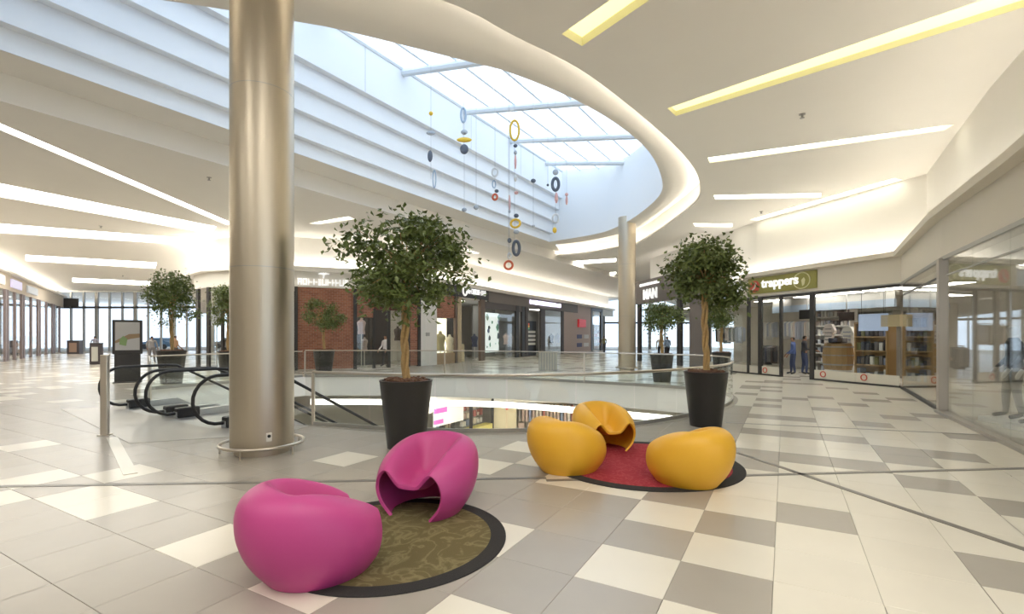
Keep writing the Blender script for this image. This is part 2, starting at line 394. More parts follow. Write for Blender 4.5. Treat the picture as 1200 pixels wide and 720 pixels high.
mh.append(slot_w((-1.2, 3.2), (-.4, -5.5), .34, 'added unseen fill slot over the open floor before the pink chairs'))  # from here on: out-of-view slots added to brighten the dark foreground
mh.append(slot_w((-5.2, 2.6), (-6.2, -6), .34, 'added unseen fill slot over the open floor before the big steel column'))
mh.append(slot_w((-9.5, 2.2), (-12.5, -5), .34, 'added unseen fill slot over the floor before the escalators'))
mh.append(slot_w((2.4, 3.4), (3.6, -4.5), .34, 'added unseen fill slot over the open floor before the yellow chairs'))
mb = cdt([Ln(-20, -1.1)] + outer + [Ln(55, -1.1), (40, 62), (40, -12), (-21, -12)], mh, ZC)
lip = [[(p.x, p.y, ZC) for p in outer], [(p.x, p.y, ZC + .1) for p in outer]]
mb.grid(lip); ceiling = struct(mb.build('ceiling', ceilm, smooth=30))
lh = []
lh.append(slot([(-60, 119), (-60, 127), (266, 264), (273, 262)], ZL, .05, 'narrow white light slot running straight back beside the steel column', wslot))
lh.append(slot([(-80, 199), (-80, 217), (247, 274), (254, 266)], ZL, .08, 'widest white light slot over the left gallery, meeting the corner block', wslot))
lh.append(slot([(-80, 256), (-80, 268), (234, 288), (238, 281)], ZL, .08, 'white light slot over the left gallery just past the widest one', wslot))
lh.append(slot([(30, 299), (30, 306), (182, 315), (184, 308)], ZL, .08, 'white light slot over the left gallery above the information sign', wslot))
lh.append(slot([(85, 326), (85, 331), (176, 335), (176, 330)], ZL, .08, 'white light slot by the glazed entrance', wslot))
lh.append(slot([(362, 262), (408, 254), (416, 257), (374, 263)], ZL, .06, 'short white light slot over the brick shop by the left crown of the big tree', wslot2))
lh.append(slot([(516, 286), (522, 285), (562, 297), (557, 298)], ZL, .06, 'short white light slot over the dark signed shops', wslot2))
ceill = struct(cdt([Ln(-20, -1.1), Ln(55, -1.1), (10, 75), (-62, 75), (-62, -12), (-21, -12)], lh, ZL).build('ceiling_left', ceilm))
# bulkhead soffit and riser along the stepped wall
struct(MB().add([Vector((*q_, ZW - .006)) for q_ in (Ln(-7), Ln(23), Ln(26, -1.1), Ln(-9, -1.1))], [(0, 1, 2, 3)]).build('ceiling_bulkhead', ceilm))
ri = MB(); ri.strip([Ln(-20, -1.1), Ln(55, -1.1)], ZL - .001, ZW + .3, .12, 0, side=N2); struct(ri.build('trim_8', white))
# stepped wall of the skylight well
well = struct(MB().strip([Ln(-6, .9), Ln(22.6, .9)], 9.45, 11.2, .3, 0, side=N2).build('wall_well_left', wellm))
for k, (z0, z1) in enumerate([(ZW, 7.55), (7.55, 8.2), (8.2, 8.85), (8.85, 9.45)]):
    MB().strip([Ln(-6, k * .225), Ln(22.6, k * .225)], z0 + (.0 if k else 0), z1, .5, 0, side=N2).build('stepped_panel', wellm, well)
for t_ in (8, 13.6, 17.6):
    MB().strip([Ln(t_, .9), Ln(t_ + .02, .9)], 9.46, 10.9, .01, .004, side=N2).build('panel_joint', mat('joint_grey', (.55, .58, .62), .8), well)  # thin grey joint lines on the upper wall
def ZS(p): return 10.95 - .18 * max((v2(p) - L0).dot(N2) - .9, 0)
rows = [[(p.x, p.y, ZW) for p in inner], [(p.x, p.y, ZS(p) + .1) for p in inner]]
struct(MB().grid(rows).build('wall_well_curved', wellm, smooth=40))
# cove band round the oval
cen = Vector((-1, 16)); exo = [o_ + (o_ - i_).normalized() * .4 for o_, i_ in zip(outer, inner)]
rows = []
for s in range(13):
    q = s / 12; z = ZW - .05 * math.sin(math.pi * min(q / .35, 1)) + .62 * q ** 2.0
    rows.append([(a.x + (b.x - a.x) * q, a.y + (b.y - a.y) * q, z) for a, b in zip(inner, exo)])
rows.append([(p.x, p.y, ZC) for p in exo])
struct(MB().grid(rows).build('ceiling_cove', ceilm, smooth=50))
ex1 = [o_ + (o_ - i_).normalized() * .16 for o_, i_ in zip(outer, inner)]; ex2 = [o_ + (o_ - i_).normalized() * .24 for o_, i_ in zip(outer, inner)]
cv = MB().grid([[(p.x, p.y, ZC + .07) for p in ex1], [(p.x, p.y, ZC + .07) for p in ex2]]); tag(cv.build('cove_tube_light', covem), 'continuous hidden light strip behind the rim of the oval ceiling opening', 'light strip')

# ------------------------------------------------------------------ skylight: frame, bars, panes
sky = thing('skylight', 'white framed pitched glass skylight over the oval well', 'skylight', (*Ln(9, 5), 10.5))
fr = mat('skylight_frame', (.74, .79, .84), .5)
def SP(t, o): return Vector((*Ln(t, o), 10.95 - .18 * max(o - .9, 0)))
ts = [-4.3 + 3.5 * k for k in range(8)] ; os_ = [.9 + 1.2 * k for k in range(13)]
def span(f, a, b, st):
    r = [a + st * k for k in range(int((b - a) / st))]; r = [q for q in r if inside(f(q), inner)]; return (min(r), max(r)) if len(r) > 1 else None
for t_ in ts:
    e = span(lambda o: Ln(t_, o), .92, 17, .1)
    if e: MB().tube([SP(t_, .9) - Vector((0, 0, .12)), SP(t_, e[1] + .1) - Vector((0, 0, .12))], .13, 8).build('beam', fr, sky, smooth=40)
for o in os_:
    e = span(lambda q: Ln(q, max(o, 1)), -6.2, 24, .1)
    if e: MB().tube([SP(e[0], o), SP(e[1], o)], .035 if o > 1 else .07, 6).build('glazing_bar', fr, sky, smooth=40)
for a, b in zip(ts, ts[1:]):
    for c, d in zip(os_, os_[1:]):
        q = [SP(a + .03, c + .02), SP(b - .03, c + .02), SP(b - .03, d - .02), SP(a + .03, d - .02)]
        if all(not inside(p, inner) for p in q) and not inside((q[0] + q[2]) / 2, inner): continue
        MB().add([p + Vector((0, 0, .05)) for p in q], [(0, 1, 2, 3)]).build('pane', glassk, sky)

# ------------------------------------------------------------------ walls
struct(MB().strip([(4.2, -9), (-21, -9), (-21, -4), (-13.5, 5.5)], 0, 7, .2, 0, side=Vector((0, 1))).build('wall_back', white))
# right side: fascia, ledge with cove, set-back upper wall
side_r = Vector((-1, 0))
rp = RP.p[1:9]
fa = struct(MB().strip(rp[:-2], 3.35, 4.2, .25, 0, side=side_r).build('wall_right', fasc))
MB().strip(rp[:-2], 4.2, 4.36, .9, .22, side=side_r).build('ledge', fasc, fa)
MB().strip(rp[:-2], 3.28, 3.36, .3, .02, side=side_r).build('soffit_edge', gmetal, fa)
struct(MB().strip(RP.p, 4.3, 7.0, .2, -.75, side=side_r).build('wall_right_upper', white))
rps = [p + n * -.42 for p, n in zip(rp, vnorm(rp, side_r))]
tag(MB().strip(rps, 4.37, 4.41, .08, 0, side=side_r).build('cove_tube_light', covem), 'hidden light strip along the ledge over the right hand shops', 'light strip')
# corner block
cside = Vector((0, -1))
cw = struct(MB().strip(CP.p[1:], 4.02, 4.75, .3, 0, side=cside).build('wall_center', mat('center_fascia', (.80, .77, .71), .8)))
MB().strip(CP.p, 4.75, 4.98, .9, .3, side=cside).build('ledge', white, cw)
struct(MB().strip(CP.p, 4.9, 7.0, .2, -.6, side=cside).build('wall_center_upper', white))
cps = CP.off(-.3, cside)
tag(MB().strip(cps.p, 4.99, 5.03, .1, 0, side=cside).build('cove_tube_light', covem), 'hidden light strip along the ledge over the brick corner shop block', 'light strip')
# left gallery shops
lside = Vector((1, -.5))
lw = struct(MB().strip(LP.p, 4.7, 5.75, .3, 0, side=lside).build('wall_left', mat('left_fascia', (.66, .58, .48), .8)))
MB().strip(LP.p, 5.75, 5.9, .9, .3, side=lside).build('ledge', white, lw)
struct(MB().strip(LP.p, 5.85, 7.0, .2, -.6, side=lside).build('wall_left_upper', white))
tag(MB().strip(LP.off(-.25, lside).p, 5.91, 5.95, .1, 0, side=lside).build('cove_tube_light', covem), 'hidden light strip along the ledge over the left gallery shops', 'light strip')
# shop back walls and shop ceilings
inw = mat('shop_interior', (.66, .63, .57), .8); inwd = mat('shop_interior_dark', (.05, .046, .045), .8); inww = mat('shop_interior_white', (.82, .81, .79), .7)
struct(MB().strip(RP.off(-6, side_r).p[1:], 0, 4.3, .15, 0, side=side_r).build('wall_shop_right', inw))
struct(MB().strip(CP.off(-5, cside).p, 0, 4.8, .15, 0, side=cside).build('wall_shop_center', inw))
struct(MB().strip(LP.off(-6, lside).p, 0, 5.8, .15, 0, side=lside).build('wall_shop_left', inw))
def shop_ceiling(name, path, side, z, dep):
    a = path.p; b = path.off(-dep, side).p
    struct(MB().grid([[(p.x, p.y, z) for p in a], [(p.x, p.y, z) for p in b]]).build(name, inww))
shop_ceiling('ceiling_shop_right', RP, side_r, 3.42, 6); shop_ceiling('ceiling_shop_center', CP, cside, 4.08, 5); shop_ceiling('ceiling_shop_left', LP, lside, 4.78, 6)
def shop_light(path, px, dist, z, side, label, wd=1.6):
    u = path.hit(px); p = path.off(-dist, side).at(u); q = path.at(u); rz = math.atan2((q - p).y, (q - p).x)
    t = thing('shop_light_panel', label, 'light panel', (p.x, p.y, z), rz)
    MB().box((p.x, p.y, z - .03), (.7, wd, .05), rz).build('housing', gmetal, t); MB().box((p.x, p.y, z - .065), (.62, wd - .1, .02), rz).build('diffuser', shopl, t)

# ------------------------------------------------------------------ glazed entrance at the end of the left gallery
def glazed_end(name, a, b, ztop, n, doorz, label_bars=None):
    a, b = v2(a), v2(b); t = struct(MB().strip([a, b], ztop, 7.0, .3, 0).build(name, white))
    for k in range(n + 1):
        p = a.lerp(b, k / n); MB().box((p.x, p.y, ztop / 2), (.16 if k % 3 else .34, .2, ztop)).build('mullion', gmetal, t)
    MB().strip([a, b], doorz, doorz + .22, .25, .1).build('transom', darkf, t)
    for k in range(n):
        p, q = a.lerp(b, (k + .04) / n), a.lerp(b, (k + .96) / n)
        MB().strip([p, q], .05, doorz, .02, 0).build('pane', glasse, t); MB().strip([p, q], doorz + .22, ztop, .02, 0).build('pane', glasse, t)
    return t
glazed_end('window_1', (-48.5, 52), (-32, 52), 6.35, 12, 4.6)
glazed_end('window_2', (11.5, 61), (23, 61), 6.4, 6, 3.2)
for k, (x, y, wd) in enumerate([(-45, 62, 3.8), (-38, 66, 4.2)]):
    t = thing('parked_car', ['blue parked car seen through the left entrance doors', 'grey parked car beyond the left entrance glass'][k], 'car', (x, y, -.01))
    cm = mat('car_paint_%d' % k, [(.12, .25, .42), (.4, .42, .45)][k], .3)
    prof = [(-wd / 2, .3), (-wd / 2, .85), (-wd * .28, .95), (-wd * .16, 1.42), (wd * .2, 1.42), (wd * .36, .95), (wd / 2, .85), (wd / 2, .3)]
    b_ = MB(); n_ = len(prof)
    b_.add([(x + p, y - .8, z) for p, z in prof] + [(x + p, y + .8, z) for p, z in prof], [tuple(range(n_)), tuple(range(n_, 2 * n_))[::-1]] + [(i, (i + 1) % n_, n_ + (i + 1) % n_, n_ + i) for i in range(n_)])
    b_.build('body', cm, t)
    for sx in (-.32, .32):
        for sy in (-.8, .8):
            MB().tube([(x + sx * wd, y + sy - .1, .32), (x + sx * wd, y + sy + .1, .32)], .32, 14).build('wheel', black, t)

# ------------------------------------------------------------------ lower level seen through the opening
ZF = -4.8
LOW = Path([(-16, 22.5), (-4.3, 21.45), (-3.4, 22.9), (-1.04, 26.9), (.25, 26.9), (9, 25.5), (14, 18)])
struct(MB().add([(-22, 2, ZF), (18, 2, ZF), (18, 34, ZF), (-22, 34, ZF)], [(0, 1, 2, 3)]).build('floor_lower', mat('lower_floor', (.72, .68, .60), .3, noise=.04, scale=2)))
struct(cdt([(-22, 2), (18, 2), (18, 34), (-22, 34)], [HOLE], -.81).build('ceiling_lower', white))
struct(MB().strip([(-22, 2), (-22, 34), (18, 34), (18, 2), (-22, 2)], ZF, -.8, .2, 0).build('wall_lower', white))
lt = [p + n * .55 for p, n in zip(HOLE[22:NH], HN[22:])]; lt2 = [p + n * .85 for p, n in zip(HOLE[22:NH], HN[22:])]
tag(MB().grid([[(p.x, p.y, -.83) for p in lt], [(p.x, p.y, -.83) for p in lt2]]).build('soffit_light', mat('soffit_light', (1, 1, 1), .5, emit=9, emcol=(1, .96, .88))), 'bright light band under the far edge of the upper floor', 'light strip')
lb0 = [p + n * .5 for p, n in zip(HOLE[12:NH], HN[12:])]
tag(MB().grid([[(p.x, p.y, -1.24) for p in lb0], [(p.x, p.y, -1.0) for p in lb0]]).build('lit_ledge_glow', mat('lit_ledge_glow', (1, 1, 1), .5, emit=1.6, emcol=(1, .97, .9))), 'curved white cove ledge just below the upper floor slab, its lit look put in as glow', 'light strip')  # lit cove ledge; the light falling on it is put in as emission
lowwall = mat('lower_fascia', (.84, .82, .77), .7)
def low_part(a, b, z0, z1, m, par, name, off=0., th=.1): return MB().strip([a, b], z0, z1, th, off).build(name, m, par)
def lerp2(a, b, t): return v2(a).lerp(v2(b), t)
A, B = LOW.p[1], LOW.p[3]; A2 = LOW.p[2]
t = thing('lower_shop', 'lower floor shop with a pink and white banner over yellow edged display shelves', 'shop', (A2.x, A2.y, ZF))
low_part(A, B, -1.9, -.82, lowwall, t, 'fascia'); 
p0, p1 = LOW.hit(506), LOW.hit(541)
low_part(LOW.at(p0), LOW.at(p1), -2.55, -1.6, mat('banner_white', (.88, .86, .88), .6), t, 'banner', .12, .04)
low_part(LOW.at(p0), lerp2(LOW.at(p0), LOW.at(p1), .42), -1.95, -1.72, mat('banner_pink', (.80, .16, .55), .6), t, 'banner_stripe', .13, .02)
low_part(LOW.at(p0), lerp2(LOW.at(p0), LOW.at(p1), .3), -2.45, -2.25, mat('banner_pink', (.80, .16, .55), .6), t, 'banner_stripe', .13, .02)
for k, px in enumerate((517, 531, 552, 577)):
    p = LOW.at(LOW.hit(px)); MB().box((p.x, p.y, -3.3), (.16, .16, 3.0)).build('post', darkf, t)
low_part(LOW.at(LOW.hit(512)), LOW.at(LOW.hit(577)), -3.5, -3.15, mat('shelf_yellow', (.78, .70, .25), .6), t, 'counter', .05, .5)
low_part(LOW.at(LOW.hit(508)), LOW.at(LOW.hit(577)), -4.8, -3.52, inww, t, 'counter_front', .02, .4)
goods = [(.55, .42, .36), (.75, .68, .6), (.35, .32, .3), (.66, .5, .44), (.8, .78, .74), (.5, .2, .18), (.3, .36, .5)]
gm = [mat('goods_%d' % k, c, .6) for k, c in enumerate(goods)]
def shelf_goods(par, a, b, z0, rows, rh, cols, off):
    a, b = v2(a), v2(b); d = (b - a); n = vnorm([a, b])[0]
    for r in range(rows):
        sh = MB().strip([a, b], z0 + r * rh - .03, z0 + r * rh, .35, off).build('shelf', gmetal, par)
        for k in range(cols):
            wd = d.length / cols; p = a + d * ((k + .5) / cols) + n * (off - .18); h = rh * random.uniform(.45, .85)
            MB().bbox((p.x, p.y, z0 + r * rh + h / 2), (wd * .8, .22, h), .012, math.atan2(d.y, d.x)).build('packet', random.choice(gm), sh)
shelf_goods(t, LOW.at(LOW.hit(553)), LOW.at(LOW.hit(576)), -3.1, 4, .4, 6, -.5)
shelf_goods(t, LOW.at(LOW.hit(533)), LOW.at(LOW.hit(550)), -3.1, 3, .4, 5, -.9)
t = thing('lower_pillar', 'beige lower floor wall pier with a small red heart mark', 'pier', (-.4, 26.9, ZF))
low_part(LOW.p[3], LOW.p[4], ZF, -.82, mat('beige_pier', (.74, .66, .46), .7), t, 'pier', .02, .3); low_part(LOW.p[3], LOW.p[4], -2.0, -.83, lowwall, t, 'band', .08, .1)
p = LOW.at(LOW.hit(594)); hm = MB(); hv = []
for k in range(20):
    a = 2 * math.pi * k / 20; hv.append((p.x + .014 * 16 * math.sin(a) ** 3, p.y - .06, -2.22 + .014 * (13 * math.cos(a) - 5 * math.cos(2 * a) - 2 * math.cos(3 * a) - math.cos(4 * a))))
hm.add(hv, [tuple(range(20))]); hm.build('red_mark', mat('red_mark', (.75, .08, .06), .6), t)
t = thing('lower_clothes_shop', 'lower floor clothes shop with hanging rails beside the beige pier', 'shop', (3, 26.4, ZF))
low_part(LOW.p[4], LOW.p[5], -2.0, -.82, lowwall, t, 'fascia'); low_part(LOW.p[4], LOW.p[5], ZF, -1.7, inw, t, 'back_wall', -2.2, .1)
for k in range(26):
    q = LOW.p[4].lerp(LOW.p[5], .02 + k * .022); cm = random.choice(gm)
    MB().bbox((q.x, q.y + .4, -2.62), (.12, .4, .95), .02).build('garment', cm, t)
MB().tube([(LOW.p[4].x, 27.35, -2.1), (LOW.p[5].x - 3, 26.5, -2.1)], .025, 6).build('rail', chrome, t)
for k in range(9):
    q = LOW.p[4].lerp(LOW.p[5], .03 + k * .06); MB().bbox((q.x, q.y + .25, -3.55), (.34, .3, .75), .03).build('garment', gm[(k * 3) % 7], t)
lowl = mat('lower_fill_panel', (1, 1, 1), .5, emit=14, emcol=(1, .96, .88))  # unseen panels under the slab, most added to brighten the lower level
for x, y, lb_ in [(-1, 22, 'unseen lower fill panel by the pier'), (4, 20, 'unseen lower fill panel by the clothes shop'), (-9, 21.5, 'unseen lower fill panel behind the escalators'), (-12, 12, 'unseen lower fill panel beyond the escalator side'), (-4, 21.5, 'unseen lower fill panel by the pink and white banner'), (8.5, 15, 'unseen lower fill panel under the right end of the opening'), (2, 22.5, 'unseen lower fill panel between the pier and clothes shop'), (-6, 6, 'unseen lower fill panel under the big steel column'), (2, 6, 'unseen lower fill panel under the red rug')]:
    tag(MB().box((x, y, -.845), (1.8, .6, .03)).build('lower_fill_light', lowl), lb_, 'light panel')

# ------------------------------------------------------------------ columns
def column(x, y, label, sock):
    t = thing('column', label, 'column', (x, y, 0)); r = .415
    MB().lathe([(r, .1), (r, 7.4)], 64, (x, y, 0)).build('shaft', steel, t, smooth=40)
    for z in (2.6, 5.1): MB().lathe([(r + .0008, z), (r + .0008, z + .012)], 64, (x, y, 0)).build('seam', gmetal, t, smooth=40)
    MB().lathe([(r - .05, 0), (r - .05, .105)], 48, (x, y, 0)).build('plinth', steel, t, smooth=40)
    rr = r + .13
    MB().tube([(x + rr * math.cos(a * math.pi / 24), y + rr * math.sin(a * math.pi / 24), .135) for a in range(48)], .022, 10, closed=True).build('bumper_ring', chrome, t, smooth=60)
    for k in range(5):
        a = R_(-25 - k * 72 + 5); MB().tube([(x + rr * math.cos(a), y + rr * math.sin(a), .0), (x + rr * math.cos(a), y + rr * math.sin(a), .13)], .012, 8).build('ring_leg', chrome, t)
    if sock:
        a = R_(-52); n = Vector((math.cos(a), math.sin(a))); 
        s_ = MB().bbox((x + n.x * (r + .002), y + n.y * (r + .002), .27), (.014, .075, .12), .006, a).build('socket_plate', mat('socket_plate', (.78, .76, .7), .4), t)
        MB().tube([(x + n.x * (r + .008), y + n.y * (r + .008), .285), (x + n.x * (r + .014), y + n.y * (r + .014), .285)], .022, 12).build('socket', black, s_)
column(-3.58, 6.98, 'big brushed steel column beside the escalators with a foot ring', True)
column(5.58, 23.6, 'brushed steel column standing past the opening near the dark grey shop', False)

# ------------------------------------------------------------------ glass railings
def railing(name, label, pts, hz, posts, per, rr=.026, newel=True):
    P = resample([v2(p) for p in pts], max(3, int(sum((v2(b) - v2(a)).length for a, b in zip(pts, pts[1:])) / .3)))
    t = thing(name, label, 'railing', (P[0].x, P[0].y, 0))
    MB().tube([(p.x, p.y, hz) for p in P], rr, 10).build('handrail', chrome, t, smooth=60)
    MB().strip(P, -.03, .07, .04, .02).build('base_channel', gmetal, t)
    k = 0
    while k < len(P) - 1:
        q = P[k:k + per + 1]
        if len(q) > 1:
            q = [q[0].lerp(q[1], .05)] + q[1:-1] + [q[-1].lerp(q[-2], .05)]
            MB().strip(q, .06, hz - .01, .014, .007).build('pane', glassr, t)
        k += per
    for u in posts:
        p = P[min(int(u * (len(P) - 1)), len(P) - 1)]; MB().box((p.x, p.y, hz / 2 - .02), (.05, .05, hz - .02)).build('post', chrome, t)
    return t
cut = 33
HI = [p - n * .03 for p, n in zip(HOLE[:NH], HN)]
railing('glass_railing', 'near glass balustrade with bronze steel handrail curving round the opening behind the planters', HI[:cut], .985, [0], 4, .028)
railing('glass_railing', 'far glass balustrade with thin steel handrail in front of the brick shop', HI[cut:], 1.06, [.34, .67, 1], 5, .02)
railing('glass_railing', 'short glass balustrade between the escalators and the far balustrade', [(-8.75, 11.75), (-11.3, 15.15), (-8.6, 19.95)], 1.03, [0, .44], 5, .022)
p = G(123, 510); t = thing('steel_bollard', 'square brushed steel post standing by the escalator landing', 'post', (p.x, p.y, 0))
MB().bbox((p.x, p.y, .675), (.10, .10, 1.33), .008, .3).build('post', chrome, t); MB().box((p.x, p.y, .006), (.16, .16, .012), .3).build('base_plate', chrome, t)

# ------------------------------------------------------------------ escalators
def escalator(base, ang, label):
    t = thing('escalator', label, 'escalator', (base.x, base.y, 0), ang); Mx = WM[t.name]; Wd = 1.9
    fl = 1.5; run = 8.3; tn = math.tan(R_(30))
    def line(h): return [(fl, h), (fl + run, h - run * tn), (fl + run + 1.4, h - run * tn)]
    for sy in (0, Wd):
        y = sy
        loop = [(.95, .10), (.60, .095)] + [(.43 + .43 * math.cos(R_(a)), .525 + .43 * math.sin(R_(a))) for a in range(-100, -271, -15)] + [(fl - .25, .955), (fl, .94)] + [(fl + .25, .94 - .13)] + line(.94)[1:]
        MB().tube([Mx @ Vector((x, y, z)) for x, z in loop], .031, 8).build('handrail', rubber, t, smooth=60)
        top = [(.43 + .40 * math.cos(R_(a)), .525 + .40 * math.sin(R_(a))) for a in range(-100, -271, -20)] + [(fl, .90), (fl + run, .90 - run * tn), (fl + run + 1.2, .90 - run * tn)]
        bot = [(fl + run + 1.2, .14 - run * tn), (fl + run, .14 - run * tn), (fl, .14)]
        pl = top + bot; n_ = len(pl)
        MB().add([Mx @ Vector((x, y, z)) for x, z in pl], [tuple(range(n_))]).build('glass_side', glassr, t)
        sk = [(.5, .0), (.5, .13), (fl, .15), (fl + run, .15 - run * tn), (fl + run + 1.3, .15 - run * tn), (fl + run + 1.3, -.1 - run * tn), (fl + run, -.45 - run * tn), (fl, -.45)]
        n_ = len(sk); m_ = MB()
        m_.add([Mx @ Vector((x, y - .07, z)) for x, z in sk] + [Mx @ Vector((x, y + .07, z)) for x, z in sk], [tuple(range(n_)), tuple(range(n_, 2 * n_))[::-1]] + [(i, (i + 1) % n_, n_ + (i + 1) % n_, n_ + i) for i in range(n_)])
        m_.build('skirt', mat('escalator_skirt', (.55, .57, .60), .35, .8), t)
        c = MB(); c.bbox((0, 0, 0), (.42, .2, .2), .03); c.v = [tuple(Mx @ (Vector(p) + Vector((.72, y, .105)))) for p in c.v]; c.build('inlet_cap', black, t)
    tr = [(fl - .5, -.02), (fl, -.02), (fl + run, -.02 - run * tn), (fl + run + 1.3, -.02 - run * tn), (fl + run + 1.3, -.5 - run * tn), (fl + run, -.9 - run * tn), (fl, -.9), (fl - .5, -.6)]
    m_ = MB(); n_ = len(tr)
    m_.add([Mx @ Vector((x, .08, z - .12)) for x, z in tr] + [Mx @ Vector((x, Wd - .08, z - .12)) for x, z in tr], [tuple(range(n_)), tuple(range(n_, 2 * n_))[::-1]] + [(i, (i + 1) % n_, n_ + (i + 1) % n_, n_ + i) for i in range(n_)])
    m_.build('truss', white, t)
    st = None
    for k in range(20):
        x = fl + .2 + k * .4; z = -.02 - (k + .5) * .4 * tn
        if st is None:
            b_ = MB(); b_.box((0, 0, -.115), (.4, Wd - .5, .23))
            for q in range(9): b_.box((-.18 + q * .045, 0, .008), (.018, Wd - .5, .016))
            st = b_.build('step', mat('escalator_step', (.20, .20, .21), .5, .6)); st.parent = t; st.location = (x, Wd / 2, z)
        else:
            c = st.copy(); COL.objects.link(c); c.location = (x, Wd / 2, z)
    MB().add([Mx @ Vector(p) for p in ((.35, .1, .008), (fl + .1, .1, .008), (fl + .1, Wd - .1, .008), (.35, Wd - .1, .008))], [(0, 1, 2, 3)]).build('landing_plate', mat('landing_plate', (.5, .5, .5), .35, .8, noise=.1, scale=60), t)
    return t
de = Vector((.549, .836)); ee = Vector((-.836, .549)); n1 = Vector((-5.45, 8.3))
an = math.atan2(de.y, de.x)
escalator(n1, an, 'glass sided escalator nearest the big steel column, going down')
escalator(n1 + ee * 2.4, an, 'glass sided escalator farther from the big steel column, going down')

# ------------------------------------------------------------------ planters with ficus trees
def leaf_mesh(seed, rx, rz, cz, nclu, nleaf, zlow):
    rnd = random.Random(seed); m_ = MB(); clus = []
    lob = [Vector((rnd.gauss(0, 1), rnd.gauss(0, 1), rnd.gauss(.1, .8))).normalized() for _ in range(7)]
    for k in range(nclu):
        while True:
            q = Vector((rnd.uniform(-1, 1), rnd.uniform(-1, 1), rnd.uniform(-1, 1)))
            lm_ = max(q.normalized().dot(l) for l in lob)
            if .15 < q.length < .54 + .56 * max(lm_, 0) ** 3: break
        c = Vector((q.x * rx * (1 - .22 * max(q.z, 0)), q.y * rx * (1 - .22 * max(q.z, 0)), cz + q.z * rz)); clus.append(c)
        cr = rnd.uniform(.08, .16)
        for _ in range(nleaf):
            p = c + Vector((rnd.gauss(0, cr), rnd.gauss(0, cr), rnd.gauss(0, cr * .75)))
            if p.z < zlow: continue
            d = Vector((rnd.gauss(0, 1), rnd.gauss(0, 1), rnd.gauss(-.6, .6))).normalized(); s = d.cross(Vector((rnd.gauss(0, .5), rnd.gauss(0, .5), 1))).normalized(); nn = s.cross(d)
            L = rnd.uniform(.075, .125); wd = L * .30
            m_.add([p, p + d * L * .45 + s * wd - nn * .012, p + d * L, p + d * L * .45 - s * wd - nn * .012], [(0, 1, 2), (0, 2, 3)])
    return m_, clus
def planter_tree(px, py, label, tlabel, seed, rx=.92, rz=.95, top=3.72, dens=1.0, rim=.39, pot_h=1.0, loc=None):
    p = v2(loc) if loc else v2(G(px, py)) ; x, y = p
    t = thing('planter', label, 'planter', (x, y, 0))
    MB().lathe([(rim * .70, 0), (rim * .71, .01), (rim * .985, pot_h - .03), (rim, pot_h - .02), (rim, pot_h), (rim - .03, pot_h), (rim - .035, pot_h - .06)], 48, (x, y, 0)).build('pot', planterm, t, smooth=40)
    rnd = random.Random(seed); sm = MB(); sm.lathe([(rim - .034, pot_h - .1), (rim - .05, pot_h - .015), (.2, pot_h + .02), (0, pot_h + .03)], 32, (x, y, 0)); 
    for k in range(90):
        a, r = rnd.uniform(0, 6.28), (rim - .07) * rnd.random() ** .5
        sm.box((x + r * math.cos(a), y + r * math.sin(a), pot_h + .01 + .02 * rnd.random()), (.05, .03, .012), rnd.uniform(0, 3), M=Matrix.Rotation(rnd.uniform(0, 3), 3, 'Z') @ Matrix.Rotation(rnd.uniform(-.6, .6), 3, 'X'))
    stuff(sm.build('bark_chips', soilm, t))
    tr = thing('ficus_tree', tlabel, 'tree', (x, y, pot_h)); zt = top - rz * 1.25
    for s in range(3):
        pts = []
        for k in range(26):
            q = k / 25; a = s * 2.094 + q * 9; r = .032 + .012 * q
            pts.append((x + r * math.cos(a) + .02 * math.sin(q * 5 + seed), y + r * math.sin(a), pot_h - .02 + q * (zt - pot_h + .1)))
        MB().tube(pts, [.034 - .012 * k / 25 for k in range(26)], 7).build('trunk', trunkm, tr, smooth=60)
    lm, cl = leaf_mesh(seed, rx, rz, top - rz, int(125 * dens), 40, pot_h + .55)
    br = MB(); b0 = Vector((x, y, zt))
    for c in rnd.sample(cl, min(34, len(cl))):
        e = Vector((x, y, 0)) + c; m1 = b0.lerp(e, .45) + Vector((0, 0, .10)); br.tube([b0 + Vector((0, 0, -.1)), b0.lerp(m1, .5) , m1, e], [.018, .014, .009, .004], 5)
    br.build('branch', trunkm, tr, smooth=60)
    lm.v = [(q[0] + x, q[1] + y, q[2]) for q in lm.v]; stuff(lm.build('foliage', leafm, tr))
planter_tree(476, 524, 'tall black tapered planter behind the pink chairs', 'bushy ficus with braided trunk in the planter behind the pink chairs', 3, .88, 1.12, 3.95)
planter_tree(827, 499, 'tall black tapered planter behind the yellow chairs', 'bushy ficus with braided trunk in the planter behind the yellow chairs', 8, .70, .88, 3.72)
planter_tree(0, 0, 'black planter between the left railing and the information sign', 'ficus tree in the planter by the left railing', 14, .78, .95, 3.95, .8, .45, 1.15, (-11.9, 17.0))
planter_tree(0, 0, 'black planter standing in front of the brick wall', 'slender ficus tree in front of the brick wall', 21, .95, .85, 3.3, .55, .46, 1.05, (-8.35, 21.6))
planter_tree(0, 0, 'black planter in front of the dark grey shop', 'small ficus tree in front of the dark grey shop', 27, .75, .6, 3.0, .6, .42, 1.0, (5.42, 17.6))
planter_tree(0, 0, 'black planter against the green signed shop front', 'ficus tree standing by the green signed shop front', 35, .6, .6, 3.0, .45, .4, .95, (9.0, 20.9))
planter_tree(0, 0, 'black planter in front of the dark corner window left of the brick wall', 'dark ficus tree by the corner window left of the brick wall', 41, .7, .95, 3.9, .6, .42, 1.0, (-12.25, 21.0))

